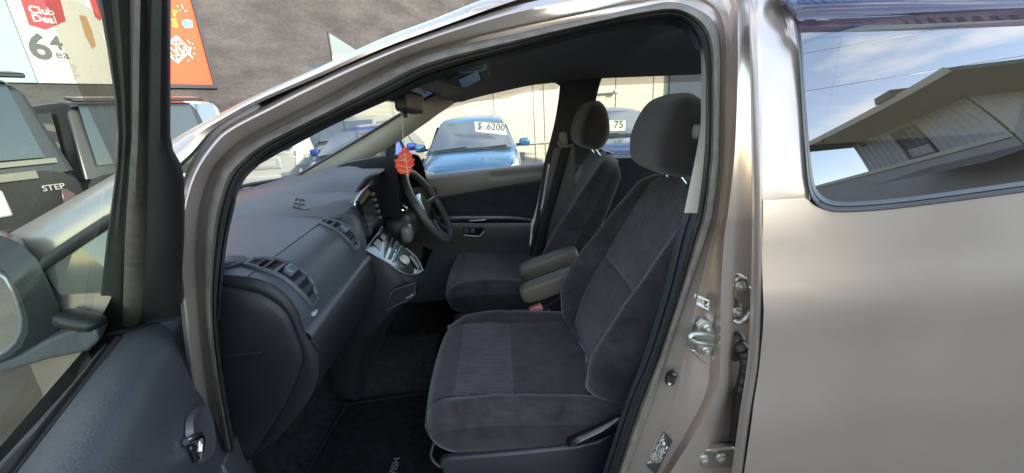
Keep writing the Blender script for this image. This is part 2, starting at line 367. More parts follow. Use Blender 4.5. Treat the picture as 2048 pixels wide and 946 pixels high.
# ---- inner trim of the near A pillar, header side and B pillar
TR = [(440,640),(452,500),(472,402),(480,357),(540,317),(592,289),(671,248),(771,203),(858,166),(960,128),(1024,112),(1174,72),(1274,54),(1336,50),(1364,60),(1382,78),(1392,100)]
WI = [(434,640),(446,500),(466,402),(474,362),(526,318),(580,284),(660,243),(764,195),(856,151),(955,121),(1024,101),(1174,60),(1274,41),(1344,35),(1374,47),(1394,73),(1404,100)]
loft('pillar_trim', [cr_pts([PB(x, y, .05) for x, y in WI], 5), cr_pts([PB(x, y, .085) for x, y in TR], 5), cr_pts([PB(x, y, .16) for x, y in TR], 5)], DARKTRIM, car)
bi = [(1398,72),(1410,120),(1412,200),(1410,300),(1396,426)]; bo = [(1396,78),(1402,120),(1402,200),(1398,275),(1368,426)]
loft('pillar_trim', [cr_pts([PB(x, y, .055) for x, y in bi], 4), cr_pts([PB(x + .5 * (u - x), y, .075) for (x, y), (u, _) in zip(bi, bo)], 4), cr_pts([PB(x, y, .085) for x, y in bo], 4), cr_pts([PB(x + 3, y, .20) for x, y in bo], 4)], BEIGE, car)
li = [(1396,427),(1382,473),(1352,587),(1308,720),(1270,803),(1224,946),(1200,1010)]; lo = [(1366,427),(1351,473),(1325,587),(1284,720),(1252,803),(1205,946),(1180,1010)]
loft('lower_pillar_trim', [cr_pts([PB(x, y, .056) for x, y in li], 4), cr_pts([PB(x + .4 * (u - x), y, .07) for (x, y), (u, _) in zip(li, lo)], 4), cr_pts([PB(x + .47 * (u - x), y, .08) for (x, y), (u, _) in zip(li, lo)], 4), cr_pts([PB(x + .54 * (u - x), y, .07) for (x, y), (u, _) in zip(li, lo)], 4), cr_pts([PB(x, y, .09) for x, y in lo], 4), cr_pts([PB(x, y, .22) for x, y in lo], 4)],
     mat('blue_grey_trim', (.055, .062, .075), .5, 0, .4, bump=(420, .08)), car)

# ---- rear door with privacy window
E1 = [(1512,-90),(1516,-30),(1520,60),(1523,200),(1525,350),(1525,473),(1522,600),(1516,723),(1500,830),(1484,946),(1474,1010)]   # leading hem
def xz_panel(le, xr, zs_off=0): pass
lead = cr_pts([PB(x, y, .0) for x, y in E1], 6)
hem = cr_pts([PB(x - 17, y, .004) for x, y in E1], 6)
WL = [(1583,-40),(1587,40),(1596,100),(1603,200),(1609,300),(1615,372),(1626,404),(1650,421),(1690,425),(1760,421),(1850,411),(2048,385),(2200,363)]   # trim outer edge of the window
win_edge = cr_pts([PB(x, y, 0) for x, y in WL], 5)
XR = 1.32
def z_at(poly, x):
    for a, b in zip(poly, poly[1:]):
        if (a.x - x) * (b.x - x) <= 0 and abs(a.x - b.x) > 1e-6: return a.z + (b.z - a.z) * (x - a.x) / (b.x - a.x)
    return poly[-1].z
zlo, zhi = lead[-1].z, lead[0].z
# lower skin: rows in x from the hem, columns down from the window edge
belt = win_edge[25:]                            # from the lower front corner rearwards
nb = 14
rows = []
corner = [PB(x, y, 0) for x, y in [(1521,473)]][0]
xs = [None]
def skin(x, z, off=0): return V((x, ybody(z) + off, z))
def lead_x(z):
    best = min(range(len(lead) - 1), key=lambda i: abs(lead[i].z - z)); return lead[best].x
zs = [1.16 - i * (1.16 - .28) / 26 for i in range(27)]
def lx(z):
    for a, b in zip(lead, lead[1:]):
        if (a.z - z) * (b.z - z) <= 0 and abs(a.z - b.z) > 1e-7: return a.x + (b.x - a.x) * (z - a.z) / (b.z - a.z)
    return lead[-1].x
zc = win_edge[33].z
NX = 40
rows = []
zw = min(p.z for p in win_edge[20:40])
def win_low(x):
    return z_at(win_edge[28:], x) if x > win_edge[28].x else win_edge[28].z
for i in range(NX + 1):
    t = i / NX; row = []
    for j in range(26):
        s = j / 25
        x_top = lx(1.13) + (XR - lx(1.13)) * t; zt = win_low(x_top)
        z = zt + (.25 - zt) * s
        x = lx(z) + (XR - lx(z)) * t
        dent = .012 * math.exp(-((z - .97) / .05) ** 2)            # soft shoulder crease under the window
        row.append(skin(x, z, -.006 * math.sin(math.pi * min(1, max(0, (z - .35) / .75))) - .5 * dent + .0))
    rows.append(row)
rear_door = loft('rear_door', rows, PAINT, car)
# upper frame: between the hem and the window's front edge
ue = [i for i in range(0, 29)]
wf = resample([win_edge[i] for i in ue] + [win_edge[28] + V((.004, .003, -.03))], 24, False)
lf = resample([p for p in lead if p.z > win_edge[28].z - .03], 24, False)
loft('door_frame', [lf, [a.lerp(b, .33) + V((0, -.003 * min(1, (23 - i) / 7) + .001, 0)) for i, (a, b) in enumerate(zip(lf, wf))], [a.lerp(b, .75) + V((0, -.002 * min(1, (23 - i) / 7) + .001, 0)) for i, (a, b) in enumerate(zip(lf, wf))], wf], PAINT, rear_door)
loft('door_hem', [[p + V((0, .006, 0)) for p in hem], hem, [a.lerp(b, .5) + V((0, -.004, 0)) for a, b in zip(hem, lead)], lead], PAINT, rear_door)
# window trim (two steps) and glass
def inset(px, d): return px
WG = [(1592,-40),(1598,40),(1606,100),(1612,200),(1620,300),(1628,360),(1640,386),(1664,400),(1700,403),(1770,398),(1850,389),(2048,361),(2200,339)]
WM = mixp(WL, WG, .5)
loft('window_trim', [cr_pts([PB(x, y, .004) for x, y in WL], 5), cr_pts([PB(x, y, -.006) for x, y in mixp(WL, WG, .12)], 5), cr_pts([PB(x, y, -.005) for x, y in mixp(WL, WG, .48)], 5), cr_pts([PB(x, y, .004) for x, y in WM], 5),
     cr_pts([PB(x, y, .0) for x, y in mixp(WL, WG, .58)], 5), cr_pts([PB(x, y, .003) for x, y in mixp(WL, WG, .95)], 5), cr_pts([PB(x, y, .014) for x, y in WG], 5)], mat('window_rubber', (.05, .055, .065), .33, 0, .5), rear_door)
ge = cr_pts([PB(x, y, .012) for x, y in WG], 5)
def yg(z): return .618 + .21 * (z - 1.15) + .457 * (z - 1.15) ** 2
gr = []
gx = [ge[i].x for i in range(len(ge))]
for i in range(34):
    z = 1.12 + (1.53 - 1.12) * i / 33; row = []
    left = min((p.x for p in ge if abs(p.z - z) < .03), default=ge[30].x) - .006
    if z < ge[30].z: left = .5
    for j in range(30):
        x = left + (1.25 - left) * j / 29
        zz = max(z, z_at(ge[30:], x) - .008) if x > ge[30].x else z
        row.append(V((x, yg(zz), zz)))
    gr.append(row)
loft('window_glass', gr, G_PRIV, rear_door)
# wind deflector of smoked acrylic along the window top
VT = [(1556,-14),(1562,4),(1600,-3),(1700,-8),(1850,-11),(2048,-12),(2250,-16)]; VB = [(1584,16),(1600,48),(1640,49),(1750,48),(1880,44),(2048,37),(2250,30)]
VA = [(1553,-60),(1555,-55),(1600,-50),(1700,-48),(1850,-46),(2048,-46),(2250,-48)]
va = cr_pts([PB(x, y, -.004) for x, y in VA], 5); vt = cr_pts([PB(x, y, -.010) for x, y in VT], 5); vb = cr_pts([PB(x, y, -.006) for x, y in VB], 5)
loft('wind_deflector', [va, [a.lerp(b, .6) + V((0, -.006, 0)) for a, b in zip(va, vt)], vt], mat('deflector_edge', (.04, .055, .085), .3, .1, .5, .2), rear_door)
vt2 = cr_pts([PB(x, y + 10, -.026) for x, y in VT], 5); vt2[0] = vt[0]
loft('wind_deflector', [vt, [a.lerp(b, .5) + V((0, -.005, 0)) for a, b in zip(vt, vb)], vb], G_SMOKED, rear_door, solid=.003)
# rear quarter and tail so that the shell goes on behind the door
qrows = []
for z in (.25, .45, .65, .85, 1.05, 1.16):
    qrows.append([skin(XR + .006 + t * (2.2 - XR), z, .12 * t * t) for t in (0, .2, .4, .6, .8, .93, 1)])
loft('rear_quarter', qrows, PAINT, car)
qr2 = [[skin(XR + .006 + t * (2.05 - XR), z, .12 * t * t) for t in (0, .25, .5, .75, 1)] for z in (1.16, 1.3, 1.43, 1.48, 1.53)]
loft('rear_quarter', qr2, GLOSSBLACK, car)

# ---- things on the B pillar: striker, hinges, switch, cable boot, stickers
def pil(px, py, off): return PB(px, py, off)
def frame_at(px, py, off):
    o = PB(px, py, off); r = (PB(px + 8, py, off) - o).normalized(); u = (PB(px, py - 8, off) - o); u = (u - r * u.dot(r)).normalized(); return o, r, u, r.cross(u)
def plate(px_poly, off, thick, name, m, parent, bevel=.0015):
    c_ = (sum(x for x, y in px_poly) / len(px_poly), sum(y for x, y in px_poly) / len(px_poly)); Yc = PB(*c_, off).y
    pts = [P(x, y, Yc) for x, y in px_poly]
    mb = MB(); mb.add(g_prism(pts, V((0, thick, 0)))); return mb.build(name, m, parent, smooth=False, bevel=bevel)
def bolt(px, py, off, r, parent, m=STEEL):
    o, a, b, n = frame_at(px, py, off); n = V((n.x, n.y, n.z)); n = n if n.y < 0 else -n
    mb = MB()
    mb.add(grid([disc_pts(o + n * h, a, b, 20, r * k) for h, k in ((-.004, 1.5), (.001, 1.5), (.002, 1.35), (.0025, .9))], closed_v=True, cap=True))
    mb.add(grid([disc_pts(o + n * h, a, b, 6, r * k) for h, k in ((.002, .85), (.008, .85), (.009, .7))], closed_v=True, cap=True))
    return mb.build('bolt', m, parent, smooth=False, bevel=.0004)
st = plate([(1396,652),(1408,641),(1425,650),(1431,668),(1430,690),(1420,714),(1410,714),(1396,697),(1392,672)], .034, .012, 'door_striker', STEEL, car)
ring = [PB(1424, 671, .028), PB(1404, 669, .012), PB(1386, 669, .004), PB(1379, 676, .002), PB(1388, 684, .006), PB(1404, 687, .014), PB(1423, 689, .028)]
MB().add(g_tube(cr_pts(ring, 5), .0048, 10)).build('striker_loop', STEEL, st)
bolt(1413, 656, .032, .0048, st); bolt(1411, 700, .032, .0048, st)
MB().add(g_prism([PB(x, y, .042) for x, y in [(1381,700),(1393,700),(1428,738),(1424,742)]], V((0, .006, 0)))).build('pressed_rib', PAINT, body, bevel=.002)
# upper hinge
h1 = plate([(1470,560),(1480,552),(1496,556),(1500,575),(1512,580),(1512,640),(1490,648),(1470,646),(1466,636),(1476,622),(1480,610),(1470,596)], .055, .02, 'door_hinge', JAMB, car, .003)
bolt(1481, 573, .053, .0065, h1); bolt(1474, 624, .053, .0065, h1)
MB().add(g_tube(cr_pts([PB(1466, 640, .05), PB(1480, 645, .045), PB(1492, 636, .04), PB(1504, 622, .045), PB(1514, 620, .05)], 5), .005, 8)).build('hinge_arm', STEEL, h1)
h2 = plate([(1396,902),(1402,899),(1468,896),(1478,906),(1474,936),(1404,938),(1396,926)], .055, .016, 'door_hinge', JAMB, car, .004)
bolt(1407, 918, .05, .0075, h2); bolt(1441, 916, .05, .0075, h2)
# courtesy light switch
sw = MB(); c0, a, b, n = frame_at(1342, 757, .03)
up_ = (PB(1346, 742, .03) - PB(1338, 774, .03)).normalized(); rr_ = up_.cross(V((0, -1, 0))).normalized()
prof = [c0 + up_ * (.015 * math.copysign(abs(math.sin(t)) ** .8, math.sin(t))) + rr_ * (.0095 * math.copysign(abs(math.cos(t)) ** .8, math.cos(t))) for t in [2 * math.pi * i / 24 for i in range(24)]]
sw.add(grid([[p + V((0, .004, 0)) for p in prof], prof, [c0.lerp(p, .9) + V((0, -.003, 0)) for p in prof]], closed_v=True, cap=True))
swo = sw.build('courtesy_switch', BLACK, car)
MB().add(g_rbox(PB(1347, 748, .02), (.0065, .008, .0065), .8, 14, 10)).build('switch_button', GLOSSBLACK, swo)
MB().add(g_rbox(PB(1338, 768, .026), (.004, .004, .004), .9, 12, 8)).build('screw', STEEL, swo)
# rubber cable boot
bt_pts = cr_pts([PB(1476, 690, .06), PB(1484, 698, .045), PB(1491, 712, .045), PB(1491, 735, .05), PB(1486, 760, .055), PB(1481, 782, .06)], 14)
boot = MB().add(g_tube(bt_pts, [(.0125 if i < 16 else .0088 + .0022 * math.sin(i * 1.9)) for i in range(len(bt_pts))], 14)).build('cable_boot', RUBBER, car)
o, a, b, n = frame_at(1473, 693, .062)
MB().add(grid([disc_pts(o + V((0, h, 0)), a, b, 22, r_ * .55, r_) for h, r_ in ((.006, .030), (-.006, .029), (-.011, .022), (-.008, .014))], closed_v=True, cap=True)).build('grommet', RUBBER, boot)
MB().add(g_tube(cr_pts([PB(1481, 782, .06), PB(1476, 830, .075), PB(1466, 880, .08), PB(1464, 900, .08)], 5), .012, 10)).build('cable', RUBBER, boot)
# white airbag sticker: grey lettering and a black box with A
WHITE = mat('white_label', (.72, .72, .68), .5); INK = mat('label_ink', (.03, .03, .03), .6); GREYINK = mat('grey_ink', (.22, .22, .22), .6)
sp = [(1390,588),(1419,601),(1417,621),(1389,607)]
s1 = plate(sp, .0345, .004, 'airbag_sticker', WHITE, car, 0)
q = [PB(x, y, .0335) for x, y in sp]; r_ = (q[1] - q[0]); u_ = (q[0] - q[3])
text('sticker_text', 'SRS', r_.length * .36, q[3] + r_ * .1 + u_ * .32 + V((0, -.0006, 0)), r_, u_, GREYINK, s1, .015)
bx = [q[3] + r_ * a_ + u_ * b_ for a_, b_ in ((.64, .14), (.92, .14), (.92, .82), (.64, .82))]
mk('sticker_box', bx, [(0, 1, 2, 3)], INK, s1, smooth=False)
text('sticker_letter', 'A', r_.length * .3, q[3] + r_ * .675 + u_ * .26 + V((0, -.0008, 0)), r_, u_, WHITE, s1, .02)
# black tyre placard: dense white print
tp = [(1327,862),(1345,882),(1312,950),(1291,930)]
s2 = plate(tp, .040, .004, 'tyre_placard', INK, car, 0)
q = [PB(x, y, .039) for x, y in tp]; u_ = q[0] - q[3]; r_ = q[1] - q[0]
rnd = random.Random(3); mb = MB()
def strip(a0, a1, b0, b1):
    n_ = V((0, -.0005, 0)); mb.add(([q[3] + r_ * a0 + u_ * b0 + n_, q[3] + r_ * a1 + u_ * b0 + n_, q[3] + r_ * a1 + u_ * b1 + n_, q[3] + r_ * a0 + u_ * b1 + n_], [(0, 1, 2, 3)]))
for i in range(16):
    a_ = .06 + i * .055
    b_ = .05
    while b_ < (.92 if i < 7 else .66):
        l_ = rnd.uniform(.02, .07)
        if rnd.random() < .72: strip(a_, a_ + .034, b_, b_ + l_)
        b_ += l_ + rnd.uniform(.012, .03)
for k in range(4): strip(.1 + .1 * k, .17 + .1 * k, .02, .12)
strip(.42, .6, .74, .82); strip(.78, .9, .72, .8)
mb.build('placard_print', WHITE, s2, smooth=False)

# ---- sill, floor, far side shell
sill = []
for y_, z_ in ((.60, .26), (.595, .33), (.61, .385), (.64, .40), (.68, .405), (.70, .40), (.715, .36)): sill.append([V((x, y_, z_)) for x in (-.62, -.3, 0, .2, .4, .62)])
loft('sill', sill, JAMB, car)
fl = [[V((x, y, .36 + (.0 if x > -.62 else ((-.62 - x) / .35) ** 1.3 * .38) + .002 * noise.noise(V((x * 9, y * 9, 0))))) for y in [.70 + i * (2.12 - .70) / 26 for i in range(27)]] for x in [-1.0 + i * 2.3 / 44 for i in range(45)]]
loft('floor_carpet', fl, CARPET, car)
# tunnel hump under the console
th = []
for x in (-.8, -.6, -.45, -.3):
    th.append([V((x, 1.41 + dy, z)) for dy, z in ((-.17, .36), (-.13, .43), (-.05, .45), (.05, .45), (.13, .43), (.17, .36))])
loft('centre_tunnel', th, CARPET, car)
loft('firewall', [[V((x, y, z)) for y in (.66, 1.0, 1.41, 1.8, 2.16)] for x, z in ((-.90, .55), (-.93, .8), (-.98, 1.06))], CARPET, car)

# ================================================================== ROOF LINING, GLAZING, FAR SIDE
FT = [(885,178),(905,206),(960,193),(1000,184),(1060,171),(1104,166),(1130,162),(1200,157),(1300,153),(1400,149),(1500,146)]
ftop = cr_pts([P(x, y, 1.93) for x, y in FT], 5)
near_i = rail(W_IN, .07)[6 * 11:6 * 18]
hx = P(884, 178, 1.9).x
nl = resample([V((-.34, .80, 1.43))] + [p + V((0, .01, .0)) for p in near_i if p.x > -.30] + [V((.5, .80, 1.455)), V((.95, .80, 1.45))], 26)
fl_ = resample([p for p in ftop], 26, False)
hrows = []
for t in (0, .06, .14, .26, .4, .55, .7, .82, .92, 1):
    row = []
    for a, b in zip(nl, fl_):
        p = a.lerp(b, t); p.z += (.055 if p.x > hx + .06 else .02) * math.sin(math.pi * t) ** .7; row.append(p)
    hrows.append(row)
headl = loft('headliner', hrows, HEADL, car)
# windscreen: between near A pillar and far A pillar
fa = [P(x, y, yy) for (x, y), yy in zip([(580,358),(650,317),(720,275),(790,232),(845,199),(884,178)], [1.86, 1.875, 1.885, 1.89, 1.895, 1.90])]
na = [mir(p) for p in fa]
fa_, na_ = resample(fa, 12), resample(na, 12)
wr = []
for t in (0, .1, .25, .4, .5, .6, .75, .9, 1):
    wr.append([(a.lerp(b, t) + V((-.06 * math.sin(math.pi * t) * (1 - .6 * i / 11), 0, .02 * math.sin(math.pi * t)))) for i, (a, b) in enumerate(zip(na_, fa_))])
wind = loft('windscreen', wr, G_WIND, car)
MB().add(g_tube([p + V((.003, -.008, -.004)) for p in fa_], .006, 8)).build('glass_edge', RUBBER, wind)
MB().add(g_tube([r_[0] + V((.004, 0, .004)) for r_ in wr], .008, 8)).build('cowl_seal', RUBBER, wind)
# registration labels at the top corner of the screen
rl = MB()
for (x, y) in ((845,183),(862,181)):
    c_ = P(x, y, 1.86); rl.add(g_box(c_, (.016, .02, .0015), Matrix.Rotation(math.radians(30), 3, 'Y')))
rl.build('licence_label', TRIMGREY, wind, smooth=False)
# far A pillar trim
U = [(560,376),(582,360),(650,319),(720,277),(790,234),(845,201),(884,179)]; Lw = [(640,372),(690,350),(745,315),(800,280),(850,246),(880,224),(906,207)]
ru = cr_pts([P(x, y, 1.89 + .0) for x, y in U], 5); rl_ = cr_pts([P(x, y, 1.955) for x, y in Lw], 5)
loft('pillar_trim', [[p + V((0, .06, 0)) for p in ru], ru, [a.lerp(b, .3) + V((0.01, -.02, .0)) for a, b in zip(ru, rl_)], [a.lerp(b, .7) + V((.01, -.018, 0)) for a, b in zip(ru, rl_)], rl_, [p + V((0, .05, 0)) for p in rl_]], BEIGE, car)
# quarter-window post and black sail pillar of the far door
loft('quarter_post', [[P(x, y, 1.96) for x, y in [(745,312),(746,322),(734,352)]], [P(x, y, 1.93) for x, y in [(762,304),(754,322),(748,352)]], [P(x, y, 1.95) for x, y in [(772,300),(764,322),(760,352)]]], BEIGE, car)

# ---- far (driver's) door: inner panel swept along its length
fd = empty('driver_door', (0, 1.98, .4)); fd.parent = car; fd.matrix_parent_inverse = wm(car).inverted()
def frow(pts, y): return resample([P(a, b, y) for a, b in pts], 20)
R = [(frow([(770,365),(840,351),(960,338),(1092,324)], 2.04)), (frow([(768,368),(838,354),(960,341),(1090,328)], 2.0)), (frow([(768,374),(838,361),(960,348),(1089,336)], 1.975)), (frow([(770,402),(872,386),(960,372),(1084,352)], 1.965)),
     (frow([(775,412),(872,395),(960,380),(1083,360)], 1.975))]
loft('upper_panel', R, mat('door_top_vinyl', (.20, .185, .165), .42, 0, .5, bump=(420, .08)), fd)
R2 = [frow([(775,411),(872,395),(960,380),(1083,360)], 1.978), frow([(776,415),(873,400),(960,385),(1082,365)], 2.0), frow([(780,425),(885,415),(960,410),(1075,405)], 2.005), frow([(785,432),(895,432),(1000,431),(1066,438)], 1.995)]
loft('cloth_insert', R2, mat('door_cloth', (.035, .035, .041), .95, 0, .1, bump=(700, .3), var=(16, .2), sheen=.3), fd)
R3 = [frow([(785,432),(895,431.5),(1020,431),(1066,438)], 1.99), frow([(785,434),(895,433),(1020,433),(1066,440)], 1.96), frow([(790,437),(896,437),(1020,437),(1064,441)], 1.955)]
loft('armrest_trim', R3, SILVERPL, fd)
R4 = [frow([(790,437),(896,437),(1020,437),(1064,441)], 1.957), frow([(790,444),(897,446),(980,446),(1062,446)], 1.91)]
loft('armrest_top', R4, GLOSSBLACK, fd)
R5 = [frow([(790,444),(897,445.5),(980,446),(1062,446)], 1.911), frow([(790,446),(897,448),(980,448.5),(1062,448.5)], 1.905)]
loft('armrest_trim', R5, SILVERPL, fd)
R6 = [frow([(790,446),(897,448),(980,448.5),(1062,448.5)], 1.906), frow([(790,452),(898,455),(980,455),(1062,455)], 1.90), frow([(800,474),(905,478),(980,478),(1060,478)], 1.93), frow([(800,490),(908,494),(980,496),(1058,500)], 1.975), frow([(800,560),(908,560),(980,560),(1050,560)], 1.985), frow([(800,680),(908,660),(980,640),(1040,620)], 1.99)]
loft('lower_panel', R6, TRIMGREY, fd)
# armrest switches, pull recess, inside handle with red lock flag
mb = MB()
for (x, y) in ((905,440),(918,440),(932,439.5)): mb.add(g_rbox(P(x, y, 1.93), (.018, .012, .004), .4, 12, 6))
mb.build('window_switch', BLACK, fd)
mb = MB().add(g_rbox(P(955,440,1.925), (.045, .010, .004), .4, 14, 6)); mb.build('switch_trim', SILVERPL, fd)
rc = MB().add(g_prism([P(x, y, 1.898) for x, y in [(926,454),(966,454),(968,460),(962,470),(928,469),(924,463)]], V((0, .02, 0)))).build('pull_recess', GLOSSBLACK, fd, bevel=.004)
MB().add(g_tube([P(928,470,1.895), P(945,472,1.895), P(960,472,1.895), P(968,462,1.897)], .0035, 8)).build('recess_edge', SILVERPL, rc)
mb = MB()
for x in (933, 945): mb.add(g_rbox(P(x, 461, 1.895), (.010, .004, .012), .4, 12, 8))
mb.build('mirror_switch', TRIMGREY, rc)
hb = MB().add(g_prism([P(x, y, 1.962) for x, y in [(858,375),(872,374),(874,391),(862,394)]], V((0, .02, 0)))).build('handle_recess', GLOSSBLACK, fd, bevel=.004)
MB().add(g_rbox(P(866,379,1.955), (.009, .006, .008), .35, 12, 8)).build('lock_flag', mat('red_plastic', (.55, .03, .03), .35), hb)
MB().add(g_rbox(P(867,388,1.95), (.014, .006, .007), .5, 12, 8, Matrix.Rotation(-.4, 3, 'Y'))).build('inside_handle', CHROME, hb)
# door frame round the far window: black front pillar, top rail, rear edge, glass, smoked deflector
def bar(name, a, b, m, par, ya=1.97, d=.03):
    return loft(name, [cr_pts([P(x, y, ya + d) for x, y in a], 4), cr_pts([P(x, y, ya) for x, y in a], 4), cr_pts([P(x, y, ya) for x, y in b], 4), cr_pts([P(x, y, ya + d) for x, y in b], 4)], m, par)
bar('sail_pillar', [(775,286),(770,320),(762,352)], [(793,279),(789,320),(784,352)], BLACK, fd)
bar('window_frame', [(905,207),(960,193),(1000,184),(1060,171),(1104,166),(1116,170),(1119,180),(1110,240),(1098,290),(1088,328),(1074,420),(1060,500),(1046,600)], [(903,204),(958,189),(998,180),(1058,167),(1106,161),(1124,165),(1127,182),(1118,240),(1106,290),(1096,328),(1081,420),(1067,500),(1053,600)], BLACK, fd, 1.94, .06)
gl = [[P(x, y, 2.0) for x, y in [(762,355),(775,290),(800,270)]], [P(x, y, 2.0) for x, y in [(900,348),(905,270),(908,195)]], [P(x, y, 2.0) for x, y in [(1000,338),(1000,260),(1000,172)]], [P(x, y, 2.0) for x, y in [(1100,328),(1112,240),(1122,155)]]]
loft('window_glass', gl, G_CLEAR, fd)
dv = [(880,226),(905,215),(960,202),(1004,198),(1060,184),(1116,178)]; du = [(880,218),(905,203),(960,189),(1000,180),(1060,167),(1122,160)]
loft('wind_deflector', [cr_pts([P(x, y, 2.06) for x, y in du], 4), cr_pts([P(x, y, 2.08) for x, y in dv], 4)], G_SMOKE, fd)
# far B pillar trim: dark above, beige below; seat belt
bp1 = [(1117,160),(1124,176),(1116,240),(1103,296),(1094,328)]; bp2 = [(1205,152),(1200,168),(1192,200),(1186,240),(1182,330)]
loft('pillar_trim', [cr_pts([P(x, y, 1.99) for x, y in bp1], 4), cr_pts([P(x + 5, y, 1.93) for x, y in bp1], 4), cr_pts([P(x - 6, y, 1.93) for x, y in bp2], 4), cr_pts([P(x, y, 2.0) for x, y in bp2], 4)], HEADL, car)
bq1 = [(1108,296),(1100,328),(1088,400),(1070,500),(1060,580)]; bq2 = [(1150,290),(1150,328),(1150,400),(1150,500),(1150,580)]
loft('lower_pillar_trim', [cr_pts([P(x, y, 1.93) for x, y in bq1], 4), cr_pts([P(x + 6, y, 1.90) for x, y in bq1], 4), cr_pts([P(x, y, 1.90) for x, y in bq2], 4)], mat('stone_trim', (.13, .122, .108), .55, 0, .4, bump=(300, .08)), car)
# far rear door: belt panel and window frame
bar('rear_window_frame', [(1182,330),(1186,240),(1192,200),(1200,164),(1215,155),(1300,151),(1400,147),(1500,144)], [(1176,330),(1180,240),(1186,200),(1194,160),(1213,150),(1300,146),(1400,142),(1500,139)], HEADL, car, 1.92, .08)
loft('rear_door_panel', [[P(x, 312 - (x - 1180) * .03, 2.03) for x in (1176, 1250, 1330, 1420, 1560)], [P(x, 318 - (x - 1180) * .03, 1.96) for x in (1176, 1250, 1330, 1420, 1560)], [P(x, 470, 1.96) for x in (1150, 1250, 1330, 1420, 1560)], [P(x, 700, 1.97) for x in (1150, 1250, 1330, 1420, 1560)]], DARKTRIM, car)
loft('rear_window_glass', [[P(x, 325, 2.02) for x in (1180, 1300, 1420, 1560)], [P(x, 140, 2.0) for x in (1190, 1300, 1420, 1560)]], glass('far_rear_glass', (.80, .84, .78), .03, .4), car)
loft('wind_deflector', [[P(x, 150 - (x - 1195) * .04, 2.06) for x in (1195, 1280, 1360, 1500)], [P(x, 172 - (x - 1195) * .045, 2.08) for x in (1192, 1280, 1360, 1500)]], G_SMOKE, car)
# seat belts
BELT = mat('belt_webbing', (.035, .034, .034), .8, 0, .2, bump=(500, .3)); CREAM = mat('cream_plastic', (.22, .205, .175), .45)
def belt(pts, wv, name='belt_webbing'):
    r = resample(pts, 16); return [[p + wv * -.5 for p in r], [p + wv * .5 for p in r]]
bl = empty('seat_belt', P(1128, 285, 1.86)); bl.parent = car; bl.matrix_parent_inverse = wm(car).inverted()
loft('belt_webbing', belt([P(1133,292,1.86), P(1112,370,1.87), P(1085,470,1.88), P(1075,560,1.90)], V((.045, 0, 0))), BELT, bl, solid=.0015)
MB().add(g_rbox(P(1127,279,1.87), (.020, .012, .034), .5)).build('belt_cover', CREAM, bl)
ak = MB().add(g_tube(cr_pts([P(1117,282,1.85), P(1120,291,1.845), P(1133,293,1.845), P(1146,290,1.85)], 5), .007, 10)).build('belt_guide', CREAM, bl)
bl2 = empty('seat_belt', P(1391, 262, .80)); bl2.parent = car; bl2.matrix_parent_inverse = wm(car).inverted()
MB().add(g_rbox(P(1393,264,.79), (.006, .010, .014), .6)).build('belt_guide', CREAM, bl2)

# ================================================================== SUN VISOR, MIRROR
vz = 1.425
vq = [PZ(x, y, vz) for x, y in [(880,168),(963,127),(978,132),(981,157),(972,163),(908,191)]]
visor = MB().add(g_prism(vq, V((0, 0, .018)))).build('sun_visor', HEADL, car, bevel=.006)
MB().add(g_prism([PZ(x, y, vz - .003) for x, y in [(917,160),(955,142),(961,160),(925,178)]], V((0, 0, .003)))).build('vanity_cover', mat('visor_mirror_cover', (.085, .09, .10), .35), visor, smooth=False, bevel=.001)
MB().add(g_rbox(PZ(941,134,vz - .004), (.035, .014, .010), .5, 16, 8, Matrix.Rotation(-.35, 3, 'Z'))).build('visor_clip', mat('clip_plastic', (.16, .20, .25), .3), visor)
mir_o = empty('interior_mirror', P(818, 205, 1.43)); mir_o.parent = car; mir_o.matrix_parent_inverse = wm(car).inverted()
Rm = Matrix.Rotation(math.radians(-22), 3, 'Z') @ Matrix.Rotation(math.radians(-8), 3, 'X')
MB().add(g_rbox(P(819,205,1.43), (.026, .058, .034), .35, 30, 16, Rm)).build('mirror_housing', mat('mirror_back', (.055, .058, .062), .38, 0, .5), mir_o)
MB().add(g_tube(cr_pts([P(800,198,1.42), P(788,196,1.41), P(770,190,1.40)], 6), .011, 10)).build('mirror_stalk', BLACK, mir_o)
MB().add(g_rbox(P(811,230,1.40), (.006, .010, .009), .5, 12, 8)).build('dip_lever', BLACK, mir_o)
# hanging leaf air freshener
LEAFZ = 1.405
def lp(px, py): return P(480 + px / 4.3, 180 + py / 4.3, LEAFZ)
half = [(1412,478),(1432,512),(1452,508),(1462,548),(1478,540),(1480,590),(1506,592),(1488,625),(1500,640),(1475,672),(1482,690),(1462,700),(1462,715),(1440,722),(1455,745),(1442,745),(1428,722),(1402,720),(1372,722),(1368,705),(1350,700),(1352,680),(1330,655),(1342,635),(1322,600),(1358,590),(1362,540),(1380,548),(1392,508)]
leaf_e = empty('leaf_air_freshener', lp(1412, 478), label='red maple leaf air freshener hanging on a white cord from the inside mirror', cat='air freshener')
leaf = MB().add(g_prism([lp(*p) for p in half], V((0, .004, 0)))).build('leaf', mat('red_card', (.95, .085, .03), .5), leaf_e, smooth=False)
VE = mat('vein_print', (.85, .62, .50), .6)
mb = MB()
def vein(a, b, wd=3.2):
    p, q = V((*a, 0)), V((*b, 0)); n = V((-(q - p).y, (q - p).x, 0)).normalized() * wd
    mb.add(([lp(*(p + n).xy) + V((0, -.0012, 0)), lp(*(p - n).xy) + V((0, -.0012, 0)), lp(*(q - n * .4).xy) + V((0, -.0012, 0)), lp(*(q + n * .4).xy) + V((0, -.0012, 0))], [(0, 1, 2, 3)]))
